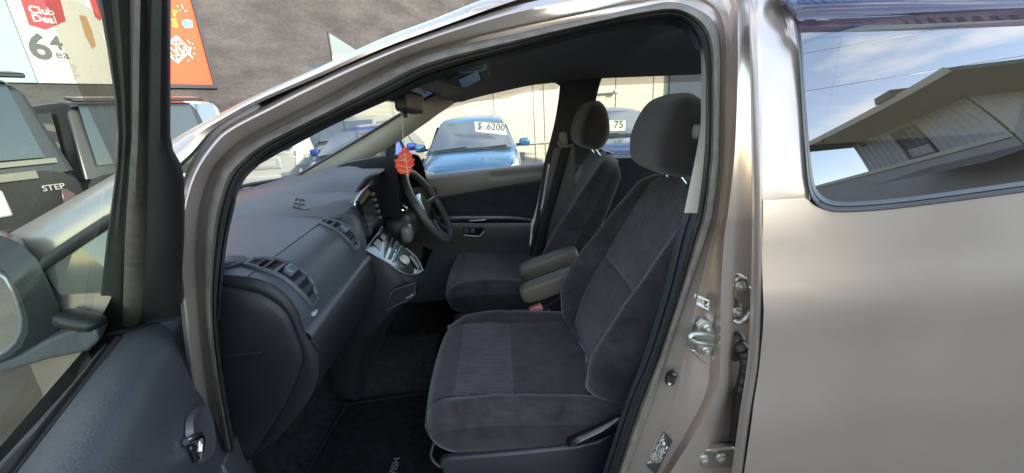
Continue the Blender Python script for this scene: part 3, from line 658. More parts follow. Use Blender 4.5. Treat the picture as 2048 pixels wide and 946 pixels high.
vein((1446,738),(1410,500),4.5); vein((1432,672),(1490,650)); vein((1424,662),(1345,640)); vein((1420,620),(1480,588)); vein((1414,606),(1350,600)); vein((1412,560),(1385,560)); vein((1414,565),(1452,545)); vein((1436,700),(1468,690)); vein((1430,700),(1365,690)); vein((1418,610),(1372,565)); vein((1416,600),(1462,560))
mb.build('vein_print', VE, leaf, smooth=False)
MB().add(g_tube([P(802,187,LEAFZ - .0), P(800.5,196,LEAFZ - .02), P(804,240,LEAFZ), P(808,291,LEAFZ + .002)], .0016, 6)).build('cord', WHITE, leaf_e)

# ================================================================== FLOOR MATS
MATC = mat('mat_carpet', (.030, .029, .029), 1, 0, .05, bump=(1100, .9), var=(50, .3))
def floor_mat(poly, label, txt, tpx, size):
    e = empty('floor_mat', sum(poly, V()) / len(poly), label=label, cat='floor mat', group='cloth mats on the car floor')
    pr = resample(poly + [poly[0]], 60, False)
    base = MB().add(g_prism(pr[:-1], V((0, 0, .008)))).build('mat_pile', MATC, e, smooth=False, bevel=.002)
    MB().add(g_tube([p + V((0, 0, .007)) for p in pr[:-1]], .0042, 6, closed=True)).build('mat_binding', mat('mat_binding', (.013, .013, .013), .95), e)
    o = PZ(*tpx, .3755) - V((0, 1, 0)) * size * 3.0
    lt = text('mat_lettering', txt, size, o, V((0, 1, 0)), V((-1, 0, 0)), mat('grey_thread', (.20, .20, .19), .8), e, .012, sx=1.15)
    return e
floor_mat([V((-.62, .80, .3645)), V((-.30, .76, .3645)), V((-.05, .80, .3645)), V((-.05, 1.20, .3645)), V((-.33, 1.22, .3645)), V((-.60, 1.19, .3645))], 'black cloth mat in front of the near passenger seat with pale lettering', 'WISH', (801, 912), .027)
floor_mat([V((-.60, 1.48, .3645)), V((-.36, 1.47, .3645)), V((-.08, 1.5, .3645)), V((-.08, 1.94, .3645)), V((-.34, 1.96, .3645)), V((-.58, 1.92, .3645))], 'black cloth mat across the footwell beyond the centre console', 'WISH', (850, 662), .030)

# ================================================================== SEATS
def multi(o, mats, pick, uvf=None):
    me = o.data
    me.materials.clear()
    for m in mats: me.materials.append(m)
    for p in me.polygons: p.material_index = pick(p.center, p.normal)
    if uvf:
        uv = me.uv_layers.new(name='UVMap')
        for p in me.polygons:
            for li in p.loop_indices: uv.data[li].uv = uvf(me.vertices[me.loops[li].vertex_index].co)
def interp(tab, x):
    if x <= tab[0][0]: return tab[0][1]
    for (a, ya), (b, yb) in zip(tab, tab[1:]):
        if x <= b:
            t = (x - a) / (b - a); t = t * t * (3 - 2 * t); return ya + (yb - ya) * t
    return tab[-1][1]
KT = 1.075
def seat(yc, dx, arm, lever, label, nm):
    """arm = +1: armrest on the +y side, -1: on the -y side"""
    e = empty('front_seat', (.02 + dx, yc, .36)); e.parent = car; e.matrix_parent_inverse = wm(car).inverted(); e['label'] = label
    # cushion: cross sections along X; v across
    xs = [-.248, -.247, -.243, -.234, -.218, -.195, -.165, -.12, -.07, -.03, -.012, -.004, .004, .03, .08, .13, .18, .23, .27, .29]
    rows = []
    for x in xs:
        top = interp([(-.248, .575), (-.236, .604), (-.215, .623), (-.18, .632), (-.1, .629), (0, .620), (.1, .610), (.29, .60)], x)
        bot = interp([(-.248, .575), (-.235, .535), (-.205, .505), (-.16, .488), (.29, .485)], x)
        if x in (-.004,): top -= .006
        if x in (-.012, .004): top -= .0008
        bol = interp([(-.25, 0), (-.2, .0), (-.13, .022), (-.02, .036), (.12, .030), (.29, .012)], x)
        hw = interp([(-.25, .225), (-.22, .245), (-.1, .256), (.29, .256)], x)
        row = []
        side = []
        nose = interp([(-.25, 1), (-.16, 0), (.3, 0)], x)
        for v in (-1, -.985, -.955, -.90, -.84, -.80, -.775, -.757, -.75, -.742, -.72, -.62, -.45, -.25, 0, .25, .45, .62, .72, .742, .75, .757, .775, .80, .84, .90, .955, .985, 1):
            a = abs(v); z = top
            if a > .75: b = bol * (1 if v * arm < 0 else .75) * math.sin(min(1, (a - .75) / .14) * math.pi / 2) * (1 - max(0, (a - .9) / .1) ** 2 * .35); z += b - max(0, (a - .93) / .07) ** 2 * .028
            else: z -= .012 * (1 - nose) * (1 - (a / .75) ** 2) + 0
            if a == .75: z -= .005
            if nose > .3: z -= .045 * nose * max(0, a - .55) ** 1.3
            z = max(z, bot + .004)
            row.append(V((x + dx + .012 * nose * (a ** 2), yc + v * hw, z)))
        zs_, ze_ = row[-1].z, row[0].z
        for k, zz in ((1.003, .8), (1.0, .55), (.985, .25), (.96, .06), (.92, 0)): row.append(V((x + dx + .012 * nose, yc + k * hw, bot + (zs_ - bot) * zz)))
        for k, zz in ((.92, 0), (.96, .06), (.985, .25), (1.0, .55), (1.003, .8)): row.append(V((x + dx + .012 * nose, yc - k * hw, bot + (ze_ - bot) * zz)))
        rows.append(row)
    cu = loft('cushion', rows, SUEDE, e, closed_v=True, cap=True)
    def pk(c, n):
        u = c.x - dx; v = (c.y - yc) / .25
        if abs(v) < .745 and -.175 < u < -.008 and n.z > .3: return 1
        return 0
    multi(cu, [SUEDE, KNIT, SUEDE_D], pk, lambda c: (c.x * 62, c.y * 62))
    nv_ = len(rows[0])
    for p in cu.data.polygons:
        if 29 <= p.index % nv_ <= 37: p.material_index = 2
    md = cu.modifiers.new('u', 'SUBSURF'); md.levels = 1; md.render_levels = 1
    # backrest
    th = math.radians(27); up = V((math.sin(th), 0, math.cos(th))); fw = V((-math.cos(th), 0, math.sin(th))); B = V((.212 + dx, yc, .607))
    ts = [0, .02, .05, .09, .14, .19, .235, .243, .25, .257, .265, .30, .35, .40, .45, .49, .515, .535, .55, .559, .562]
    rows = []
    for t in ts:
        hw = interp([(0, .235), (.08, .256), (.17, .262), (.3, .248), (.42, .234), (.5, .222), (.54, .198), (.562, .13)], t)
        bol = interp([(0, .040), (.1, .066), (.2, .060), (.35, .036), (.5, .012), (.562, 0)], t)
        fr = interp([(0, .0), (.1, .018), (.3, .014), (.5, .008), (.54, -.004), (.562, -.035)], t)
        bk = interp([(0, -.10), (.3, -.098), (.5, -.085), (.54, -.070), (.562, -.042)], t)
        row = []
        for v in (-1, -.985, -.95, -.90, -.84, -.76, -.70, -.66, -.636, -.628, -.62, -.61, -.55, -.4, -.2, 0, .2, .4, .55, .61, .62, .628, .636, .66, .70, .76, .84, .90, .95, .985, 1):
            a = abs(v); n = fr
            if a > .628: n += bol * math.sin(min(1, (a - .628) / .22) * math.pi / 2) - max(0, (a - .88) / .12) ** 2 * (.035 + bol * .5)
            else: n -= .010 * (1 - (a / .628) ** 2)
            if a == .628 and .03 < t < .54: n -= .005
            if t == .25 and a < .628: n -= .006 * (1 if a < .6 else .5)
            tt = t * KT
            row.append(B + up * (tt - .02 * a ** 3 * (1 if t > .5 else 0)) + V((0, v * hw, 0)) + fw * n)
        f1, f0 = fr, bk
        ed = (row[-1] - B).dot(fw)
        for k, zz in ((1.004, .75), (1.0, .5), (.985, .2), (.95, .05), (.85, 0)): row.append(B + up * (t * KT - .02 * (t > .5)) + V((0, k * hw, 0)) + fw * (bk + (ed - bk) * zz))
        for k, zz in ((.85, 0), (.95, .05), (.985, .2), (1.0, .5), (1.004, .75)): row.append(B + up * (t * KT - .02 * (t > .5)) + V((0, -k * hw, 0)) + fw * (bk + (ed - bk) * zz))
        rows.append(row)
    br = loft('backrest', rows, SUEDE, e, closed_v=True, cap=True)
    def pb(c, n):
        d = c - B; t = d.dot(up) / KT; v = d.y
        if t > .252 and abs(v) < .628 * interp([(0, .235), (.17, .262), (.3, .248), (.42, .222), (.5, .203), (.562, .18)], t) and n.dot(fw) > .2 and t < .553: return 1
        return 0
    multi(br, [SUEDE, KNIT, SUEDE_D], pb, lambda c: ((c - B).y * 66, (c - B).dot(up) * 66))
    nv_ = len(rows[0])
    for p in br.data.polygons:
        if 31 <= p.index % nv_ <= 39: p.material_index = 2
    md = br.modifiers.new('u', 'SUBSURF'); md.levels = 1; md.render_levels = 1
    # headrest
    hr = []
    th2 = math.radians(14); u2 = V((math.sin(th2), 0, math.cos(th2))); f2 = V((-math.cos(th2), 0, math.sin(th2)))
    H0 = V((.416 + dx, yc, 1.148))
    for t in (0, .004, .014, .035, .07, .11, .145, .172, .188, .197, .2):
        hw = interp([(0, .095), (.014, .124), (.05, .141), (.1, .145), (.15, .134), (.185, .106), (.2, .06)], t)
        f = interp([(0, .020), (.014, .046), (.06, .064), (.12, .060), (.17, .046), (.19, .026), (.2, .004)], t)
        b_ = interp([(0, -.03), (.014, -.062), (.06, -.080), (.12, -.066), (.17, -.040), (.2, -.012)], t)
        row = []
        for k in range(36):
            an = 2 * math.pi * k / 36; c_, s_ = math.cos(an), math.sin(an)
            yy = math.copysign(abs(s_) ** .46, s_) * hw; xx = math.copysign(abs(c_) ** .52, c_); xx = xx * f if xx > 0 else -xx * b_
            row.append(H0 + u2 * t + f2 * xx + V((0, yy, 0)))
        hr.append(row)
    ho = loft('headrest', hr, SUEDE_D if 0 else mat('headrest_cloth', (.048, .041, .040), .95, 0, .1, bump=(900, .3), var=(14, .12), sheen=.45), e, closed_v=True, cap=True, sub=1)
    for s_ in (-1, 1):
        p0 = B + up * .585 + V((0, s_ * .06, 0)) + fw * -.035
        MB().add(g_tube([p0 - up * .03, H0 + u2 * .03 + V((0, s_ * .06, 0)) + f2 * 0], .006, 10)).build('headrest_post', CHROME, e)
        MB().add(g_rbox(p0 + up * .012, (.014, .022, .006), .5, 14, 8, Matrix.Rotation(.4, 3, 'Y'))).build('post_collar', GLOSSBLACK, e)
    # armrest
    ya = yc + arm * .298
    Ra = Matrix.Rotation(math.radians(-17), 3, 'Y')
    ac = V((.165 if arm > 0 else .172, ya, .704 if arm > 0 else .728))
    MB().add(g_rbox(ac, (.125, .034, .036), .42, 30, 14, Ra)).build('armrest', mat('armrest_vinyl', (.135, .118, .095), .45, 0, .45, bump=(500, .12), var=(8, .1)), e)
    # base, valance, lever
    MB().add(g_box((.04 + dx, yc, .425), (.20, .19, .058))).build('seat_base', BLACK, e, smooth=False, bevel=.01)
    for s_ in (-1, 1):
        yv = yc + s_ * .262
        pl = [V((x + dx, yv, z)) for x, z in [(-.205, .492), (-.195, .502), (-.17, .506), (.0, .508), (.14, .512), (.20, .522), (.235, .545), (.30, .60), (.33, .60), (.33, .40), (-.16, .385), (-.19, .42)]]
        MB().add(g_prism(pl, V((0, -s_ * .022, 0)))).build('seat_valance', mat('valance_plastic', (.036, .038, .044), .36, 0, .5, bump=(420, .06)), e, smooth=True, bevel=.007, seg=3)
    if lever:
        rows = []
        for t, hh, xx in ((0, .004, .122), (.06, .011, .127), (.25, .015, .15), (.5, .018, .18), (.75, .022, .215), (.93, .024, .24), (1, .018, .252)):
            cx_, cz_ = xx + dx, .535 + .048 * t ** 1.4
            rows.append([V((cx_ + .006 * math.cos(a_) * .6, yc - .268 - .014 * math.sin(a_), cz_ + hh * math.cos(a_))) for a_ in [2 * math.pi * k / 16 for k in range(16)]])
        loft('recline_lever', rows, GLOSSBLACK, e, closed_v=True, cap=True)
        MB().add(g_tube(cr_pts([V((-.225 + dx, yc - .20, .50)), V((-.235 + dx, yc - .21, .465)), V((-.215 + dx, yc - .215, .435)), V((-.18 + dx, yc - .215, .42))], 5), .0045, 8)).build('slide_bar', mat('bar_grey', (.10, .10, .10), .4, .6), e)
    return e
seat(1.055, 0, 1, True, 'near front passenger seat', 'n')
seat(1.80, -.036, -1, False, 'far driver seat', 'f')
# seat belt buckle
bk = empty('belt_buckle', P(1072, 640, 1.335)); bk.parent = car; bk.matrix_parent_inverse = wm(car).inverted()
Rb = Matrix.Rotation(-.35, 3, 'Y')
MB().add(g_rbox(P(1092,640,1.335), (.030, .018, .045), .4, 16, 10, Rb)).build('buckle_body', BLACK, bk)
MB().add(g_rbox(P(1072,617,1.335), (.024, .014, .013), .35, 16, 10, Rb)).build('release_button', mat('red_button', (.62, .22, .21), .4, 0, .5), bk)
# small pale plastic clip by the cushion's front corner
MB().add(g_rbox(P(904,654,1.32), (.018, .008, .007), .4, 12, 8)).build('seat_rail_cap', mat('clip_white', (.33, .33, .32), .5), car)

# ================================================================== DASHBOARD
da = empty('dashboard', (-.6, CYC, .9)); da.parent = car; da.matrix_parent_inverse = wm(car).inverted()
PT = [(-1.0,1.082),(-.90,1.086),(-.80,1.086),(-.70,1.082),(-.62,1.076),(-.56,1.0700),(-.52,1.0655),(-.4895,1.0605),(-.4885,1.0555),(-.4870,1.0555),(-.4855,1.0595),(-.465,1.052),(-.444,1.0395),(-.428,1.022),(-.417,1.002),(-.410,.975),(-.4085,.950),(-.4095,.934)]
PL = [(-.4095,.934),(-.404,.932),(-.399,.928),(-.398,.918),(-.402,.912)]
PG = [(-.402,.912),(-.397,.905),(-.3925,.885),(-.3935,.86),(-.401,.832),(-.416,.80),(-.44,.766),(-.47,.73),(-.505,.695),(-.54,.665),(-.585,.635)]
ys = [.715 + i * (1.15 - .715) / 16 for i in range(17)]
def lift(y): return .034 * (y - .715)
def sweep(prof, ys, dx=lambda y: 0): return [[V((x + dx(y), y, z + lift(y) * (1 if z > .9 else .4))) for x, z in prof] for y in ys]
def hump(x, y):
    a = min(1, max(0, (y - 1.09) / .21)); a = a * a * (3 - 2 * a); b = min(1, max(0, (x + .95) / .45)); return .084 * a * b * b * (3 - 2 * b)
top = [[p + V((0, 0, hump(p.x, p.y))) for p in r] for r in sweep([(x, z) for x, z in PT], ys[:15])]
loft('dash_pad', top, DASH, da)
loft('shelf_strip', sweep(PL, ys), mat('grey_strip', (.10, .11, .12), .4, 0, .5), da)
loft('glovebox', sweep(PG, ys), DASHLOW, da)
# pad over the middle and driver's side, dipping behind the instrument hood
ys2 = [1.15, 1.2, 1.3, 1.4, 1.55, 1.7, 1.85, 1.96, 2.04]
ys2 = [1.095, 1.11, 1.13, 1.15, 1.19, 1.23, 1.27, 1.31, 1.36, 1.4, 1.55, 1.7, 1.85, 1.96, 2.04]
t2 = []
for y in ys2:
    xe = -.455 + .05 * min(1, max(0, (y - 1.13) / .23)); row = []
    for x, z in PT[:8]: row.append(V((x, y, z + lift(min(y, 1.15)) + hump(x, y) * (1 if y < 1.9 else max(0, 1 - (y - 1.9) / .12)))))
    row += [V((xe, y, row[-1].z - .002)), V((xe + .003, y, row[-1].z - .008)), V((xe - .01, y, row[-1].z - .012))]; t2.append(row)
loft('stack_back', [[V((r[-1].x - .025, r[-1].y, z if z < 1.05 else r[-1].z)) for z in (.90, 1.0, 1.06)] for r in t2 if r[0].y > 1.12], mat('hood_black', (.010, .010, .011), .85, 0, .08), da)
loft('dash_pad', t2, DASH, da)
loft('lower_dash', [[V((x - .03, y, z)) for x, z in [(-.43, .94), (-.42, .90), (-.44, .84), (-.48, .78), (-.56, .72), (-.66, .66)]] for y in (1.15, 1.3, 1.5, 1.7, 1.9, 2.03)], DASHLOW, da)
# end cap facing the door: outer band, then a recessed inner panel
ring = [V((x, .715, z)) for x, z in PT + PL[1:] + PG[1:]] + [V((x, .715, z)) for x, z in [(-.66,.60),(-.78,.62),(-.9,.8),(-.98,1.0)]]
ring = [p for i, p in enumerate(ring) if i == 0 or (p - ring[i - 1]).length > 1e-5]
cen = V((-.60, .715, .86))
rs_ = resample(ring + [ring[0]], len(ring) + 1, False)[:-1]
for _ in range(14): rs_ = [(rs_[i - 1] + rs_[i] * 2 + rs_[(i + 1) % len(rs_)]) * .25 for i in range(len(rs_))]
ringA = resample(ring + [ring[0]], len(ring) + 1, False)[:-1]
def ringk(k, y):
    t_ = min(1, max(0, (.995 - k) / .08)); src = [a.lerp(b, t_) for a, b in zip(ringA, rs_)] if k < .999 else ringA
    return [V((cen.x + (p.x - cen.x) * k, y, cen.z + (p.z - cen.z) * k)) for p in src]
EPx = [(405,566),(440,571),(465,576),(512,586),(552,605),(577,633),(591,666),(604,699),(607,719),(593,764),(565,821),(528,878),(505,915)]
EP = [P(x, y, .705) for x, y in EPx]
EP = EP + [V((-.66, .705, EP[-1].z - .0)), V((-.80, .705, .70)), V((-.90, .705, .85)), V((-.90, .705, 1.0))]
EPr = resample(EP + [EP[0]], 61, False)[:-1]; RGr = resample(ring + [ring[0]], 61, False)[:-1]
k0 = min(range(60), key=lambda k: (EPr[k] - V((-.54, .705, EPr[k].z))).length + (0 if EPr[k].z > .95 else 1)); k1 = min(range(60), key=lambda k: (RGr[k] - V((-.54, .715, RGr[k].z))).length + (0 if RGr[k].z > 1.0 else 1))
EPr = EPr[k0:] + EPr[:k0]; RGr = RGr[k1:] + RGr[:k1]
ec = sum(EPr, V()) / 60
def e_(k, y): return [V((ec.x + (p.x - ec.x) * k, y, ec.z + (p.z - ec.z) * k)) for p in EPr]
def m_(t, y): return [V((a.x + (b.x - a.x) * t, y, a.z + (b.z - a.z) * t)) for a, b in zip(RGr, EPr)]
loft('dash_end', [RGr, m_(.12, .709), m_(.5, .705), m_(.9, .706), m_(1, .708)], DASHLOW, da, closed_v=True)
loft('end_panel', [e_(.998, .708), e_(.985, .703), e_(.95, .699), e_(.85, .6965), e_(.5, .696), e_(.02, .696)], DASHLOW, da, closed_v=True)
# dark crescent between the end cap and the glovebox, with a light seam across the end panel
MB().add(g_tube([V((-.80, .6955, .895)), V((-.7, .6955, .90)), V((-.55, .6955, .905)), V((-.49, .6955, .907))], .0012, 6)).build('panel_seam', RUBBER, da)
# ---- vents that follow the pad's rear curve
def prof_pt(s):
    L_ = [0]
    for a, b in zip(PT[6:], PT[7:]): L_.append(L_[-1] + math.hypot(b[0] - a[0], b[1] - a[1]))
    s *= L_[-1]
    for i in range(len(L_) - 1):
        if s <= L_[i + 1] or i == len(L_) - 2:
            t = (s - L_[i]) / (L_[i + 1] - L_[i]); a, b = PT[6 + i], PT[7 + i]; return V((a[0] + (b[0] - a[0]) * t, 0, a[1] + (b[1] - a[1]) * t))
def on_pad(s, y, h=0):
    p, q = prof_pt(max(0, s - .05)), prof_pt(min(1, s + .05)); t_ = (q - p).normalized(); n = V((-t_.z, 0, t_.x)); n = n if n.x + n.z > 0 else -n
    c = prof_pt(s); return V((c.x, y, c.z + lift(y))) + n * h
def vent(s0, s1, y0, y1, nsl, knob, bez):
    v_ = empty('air_vent', on_pad((s0 + s1) / 2, (y0 + y1) / 2)); v_.parent = da; v_.matrix_parent_inverse = wm(da).inverted()
    S_ = [s0 + (s1 - s0) * i / 14 for i in range(15)]
    def yw(i, e): # width tapers a little at both ends
        k = min(1, .55 + min(i, 14 - i) * .12); c = (y0 + y1) / 2; return c + (e * (y1 - y0) / 2 * k)
    loft('vent_recess', [[on_pad(s, yw(i, e), .0015) for e in (-1, -.5, 0, .5, 1)] for i, s in enumerate(S_)], mat('vent_black', (.006, .006, .007), .7), v_)
    rim = [on_pad(s, yw(i, -1), .003) for i, s in enumerate(S_)] + [on_pad(s, yw(i, 1), .003) for i, s in list(enumerate(S_))[::-1]]
    MB().add(g_tube(rim, .0052, 8, closed=True)).build('vent_bezel', bez, v_)
    mb = MB()
    for k in range(nsl):
        s = s0 + (s1 - s0) * (k + .8) / (nsl + .6); i = (s - s0) / (s1 - s0) * 14
        a, b = yw(i, -.92), yw(i, .92)
        mb.add(g_prism([on_pad(s, a, .002), on_pad(s, b, .002), on_pad(s + .045, b, .0075), on_pad(s + .045, a, .0075)], V((0, 0, -.0016))))
    mb.build('vent_slat', mat('vent_slat_plastic', (.045, .05, .058), .35), v_, smooth=False)
    if knob:
        s = s0 + (s1 - s0) * .52; MB().add(g_rbox(on_pad(s, (y0 + y1) / 2 - .006, .012), (.011, .013, .008), .35, 14, 8, Matrix.Rotation(.7, 3, 'Y'))).build('vent_tab', mat('vent_tab_plastic', (.10, .13, .17), .22), v_)
vent(.02, .84, .745, .80, 7, True, DASH)
vent(.16, .80, 1.034, 1.086, 7, True, DASH)
# thumb wheel symbol by the near vent
MB().add(g_rbox(on_pad(.93, .765, .002), (.004, .010, .004), .4, 10, 6)).build('vent_wheel', mat('pale_print', (.42, .43, .43), .5), da)
# top grilles
def pad_z(x, y):
    for (a, za), (b, zb) in zip(PT, PT[1:]):
        if a <= x <= b and b > a: return za + (zb - za) * (x - a) / (b - a) + lift(min(y, 1.15)) + hump(x, y)
    return 1.06

# small grey lamp on the passenger shelf and glovebox catch
MB().add(g_rbox(P(691,541,1.03), (.012, .012, .022), .6)).build('shelf_lamp', mat('lamp_grey', (.38, .39, .38), .5), da)
cl = MB().add(g_tube([P(709,571,.99), P(700,588,.98)], .003, 6)).build('glovebox_catch', STEEL, da)
MB().add(g_rbox(P(704,597,.98), (.007, .010, .012), .5)).build('catch_key', STEEL, cl)
# ---- centre stack with the display
def ip(px, py):   # depth rises from the left edge to the right edge of the stack
    return P(px, py, 1.13 + .24 * min(1, max(0, (px - 706 - .12 * (py - 405)) / 55)))
stk = [ip(*q) for q in [(705,405),(712,396),(722,384),(734,371),(747,356),(759,347),(763,371),(765,403),(766,424),(759,438),(748,462),(732,498),(729,476),(723,447),(711,414)]]
ce = empty('centre_display', ip(738, 420)); ce.parent = da; ce.matrix_parent_inverse = wm(da).inverted()
lf_ = resample([ip(*q) for q in [(759,347),(747,356),(734,371),(722,384),(711,397),(706,407),(711,420),(719,436),(724,450),(729,476),(732,498)]], 26)
pd_ = resample([V((x, 1.098, z + lift(1.098))) for x, z in PT[2:]], 26)
bulge = []
for t in (0, .25, .5, .75, .9, 1):
    bulge.append([a.lerp(b, t) + V((.0, 0, (.012 if i < 14 else 0) * math.sin(math.pi * t))) + V(((.010 if i >= 12 else 0) * math.sin(math.pi * t), 0, 0)) for i, (a, b) in enumerate(zip(pd_, lf_))])
loft('stack_shoulder', bulge, DASH, ce)
MB().add(g_prism(stk, V((-.02, .004, 0)))).build('stack_face', GLOSSBLACK, ce, smooth=False)
from mathutils.bvhtree import BVHTree
pv, pf = [], []
for rws in (top, t2, bulge):
    v_, f_ = grid(rws); n0 = len(pv); pv += v_; pf += [tuple(q + n0 for q in f) for f in f_]
PADB = BVHTree.FromPolygons([tuple(p) for p in pv], pf)
def on_top(px, py, h):
    p, n, _, _ = PADB.ray_cast(EYE, ray(px, py)); n = n if n.z > 0 else -n; return p + n * h
gq = [on_top(x, y, .0015) for x, y in [(592,397),(611,400),(607,420),(585,416)]]
gr_ = MB().add(g_prism(gq, V((0, 0, -.002)))).build('demister_grille', mat('vent_black', (.006,) * 3), da, smooth=False)
mb = MB()
for a, b in (((588.5, 406.5), (609, 410)), ((602, 398), (596, 418))): mb.add(g_tube([on_top(*a, .002), on_top(*b, .002)], .0022, 6))
mb.add(g_prism([on_top(x, y, .0025) for x, y in [(611,400),(622,396),(621,418),(607,420)]], V((0, 0, -.001))))
mb.build('grille_bar', DASH, gr_)
c_ = on_top(458, 524, .0015)
sg = mk('speaker_grille', *g_prism(disc_pts(c_, V((1, 0, 0)), V((0, 1, 0)), 28, .034, .030), V((0, 0, -.003))), mat('vent_black', (.006,) * 3), da, smooth=False)
MB().add(g_tube(disc_pts(c_, V((1, 0, 0)), V((0, 1, 0)), 28, .034, .030), .0028, 6, closed=True)).build('grille_rim', DASH, sg)
mb = MB()
for k in range(-3, 4):
    l_ = .03 * math.sqrt(max(0, 1 - (k / 4) ** 2)); mb.add(g_tube([c_ + V((-l_, k * .0075, 0)), c_ + V((l_, k * .0075, 0))], .0016, 5))
mb.build('grille_bar', DASH, sg)
bz = [p + V((.003, -.001, .001)) for p in [ip(*q) for q in [(712,407),(722,390),(735,375),(744,385),(752,405),(758,430),(752,452),(736,484),(731,470),(725,446)]]]
MB().add(g_prism(bz, V((-.004, 0, 0)))).build('display_bezel', GLOSSBLACK, ce, smooth=False, bevel=.001)
scn = [p + V((.0045, -.0015, .001)) for p in [ip(*q) for q in [(721,415),(739,398),(755,440),(737,465)]]]
mk('display_screen', scn, [(0, 1, 2, 3)], mat('screen_glass', (.05, .058, .064), .07, 0, .9, .6), ce, smooth=False)
mk('display_label', [p + V((.005, -.002, .001)) for p in [ip(*q) for q in [(716,403),(733,378),(738,386),(721,411)]]], [(0, 1, 2, 3)], mat('olive_panel', (.16, .15, .10), .25), ce, smooth=False)
mb = MB()
for i in range(5):
    x, y = 743 + i * 3.6, 388 + i * 11.5; mb.add(g_rbox(ip(x, y) + V((.006, -.003, 0)), (.005, .008, .005), .5, 10, 6))
mb.build('display_button', mat('button_grey', (.16, .165, .17), .3), ce)
MB().add(g_tube(cr_pts([ip(*q) + V((.004, -.004, .001)) for q in [(735,371),(722,384),(711,399),(708,412),(716,428),(724,450),(729,476),(732,496)]], 4), .0034, 8)).build('chrome_edge', CHROME, ce)
# ---- instrument hood
hr_ = []
for x, sc in ((-.62, .9), (-.5, .97), (-.40, 1.0), (-.372, .985), (-.372, .95), (-.42, .93), (-.50, .90)):
    hr_.append([V((x + .03 * abs(y - 1.64) * 2, 1.64 + (y - 1.64) * sc, 1.0 + (z - 1.0) * sc)) for y, z in [(1.36,1.0),(1.37,1.08),(1.41,1.145),(1.5,1.175),(1.64,1.18),(1.78,1.172),(1.87,1.145),(1.93,1.07),(1.94,1.0)]])
hr_ = [cr_pts(r, 4) for r in hr_]
loft('instrument_hood', hr_, mat('hood_black', (.010, .010, .011), .85, 0, .08), da)
loft('instrument_panel', [[V((-.49, y, z)) for y in (1.38, 1.64, 1.92)] for z in (.98, 1.06, 1.15)], GLOSSBLACK, da)
# driver's outer vent
dvn = empty('air_vent', P(791, 382, 1.9)); dvn.parent = da; dvn.matrix_parent_inverse = wm(da).inverted()
MB().add(g_rbox(P(790,383,1.92), (.040, .05, .055), .5, 24, 14)).build('vent_pod', BLACK, dvn)
mb = MB()
for k in range(5): mb.add(g_box(P(789 + k * 1.6,370 + k * 7.5,1.86), (.030, .012, .003), Matrix.Rotation(.25, 3, 'Y')))
mb.build('vent_slat', mat('vent_slat_plastic', (.05,) * 3), dvn, smooth=False)
MB().add(g_tube(cr_pts([P(779,366,1.87), P(788,360,1.87), P(797,364,1.87), P(800,380,1.87), P(803,398,1.87)], 4), .005, 8)).build('vent_bezel', SILVERPL, dvn)

# ================================================================== CENTRE CONSOLE
co = empty('centre_console', (-.4, 1.3, .6)); co.parent = car; co.matrix_parent_inverse = wm(car).inverted()
face = [P(731,499,1.13), P(768,522,1.14), P(806,547,1.16), P(828,550,1.21), P(845,542,1.27), P(833,517,1.33), P(811,497,1.36), P(787,473,1.37), P(764,454,1.36)]
MB().add(g_prism(face, V((-.05, .03, -.09)))).build('control_panel', GLOSSBLACK, co, smooth=False, bevel=.003)
nrm = (face[4] - face[0]).cross(face[8] - face[0]).normalized(); nrm = nrm if nrm.x + nrm.z > 0 else -nrm
def on_face(px, py, h=.002): q = PP(px, py, face[0], nrm); return q + nrm * h
def fquad(pp, h=.0022): return ([on_face(x, y, h) for x, y in pp], [tuple(range(len(pp)))])
MB().add(g_tube(cr_pts([face[8] + nrm * .002, face[0].lerp(face[8], .5) + nrm * .002, face[0] + nrm * .001], 4), .0022, 8)).build('chrome_edge', SILVERPL, co)
MB().add(g_tube(cr_pts([p + nrm * .001 for p in (face[0], face[1], face[2], face[3], face[4])], 5), .0034, 8)).build('silver_edge', mat('blue_silver', (.22, .26, .32), .2, .7), co)
MB().add(g_tube(cr_pts([p + nrm * .001 for p in (face[4], face[5], face[6])], 5), .003, 8)).build('chrome_edge', SILVERPL, co)
mb = MB()
for qd in ([(746,488),(754,478),(764,486),(760,503)], [(759,474),(765,467),(772,474),(767,483)]): mb.add(fquad(qd))
mb.build('storage_lid', mat('grey_lid', (.16, .165, .17), .35), co, smooth=False)
mb = MB()
for a, b in (((768,512),(784,478)), ((776,518),(793,484)), ((786,524),(800,494))): mb.add(g_tube([on_face(*a, .003), on_face(*b, .003)], .0028, 6))
mb.build('chrome_bar', mat('dim_silver', (.2, .21, .22), .3, .6), co)
mb = MB()
for i in range(4):
    for j in range(2): mb.add(g_rbox(on_face(781 + i * 4.2 + j * 9, 515 - i * 9 + j * 5.5, .003), (.006, .006, .003), .4, 10, 6))
mb.build('climate_button', mat('button_black', (.07, .08, .09), .25), co)
o_ = on_face(807, 522, .002); a_ = (on_face(815, 522) - on_face(807, 522)).normalized(); b_ = nrm.cross(a_)
MB().add(grid([disc_pts(o_ + nrm * h, a_, b_, 22, r_) for h, r_ in ((0, .019), (.010, .017), (.013, .014), (.0132, .004))], closed_v=True, cap=True)).build('climate_dial', mat('ivory_knob', (.50, .49, .42), .35), co)
mb = MB()
for i in range(4): mb.add(fquad([(818 + i * 4, 514 + i * 5.5), (822 + i * 4, 511 + i * 5.5), (826 + i * 4, 517 + i * 5.5), (822 + i * 4, 521 + i * 5.5)]))
mb.build('button_strip', mat('button_light', (.16, .165, .165), .3), co, smooth=False)
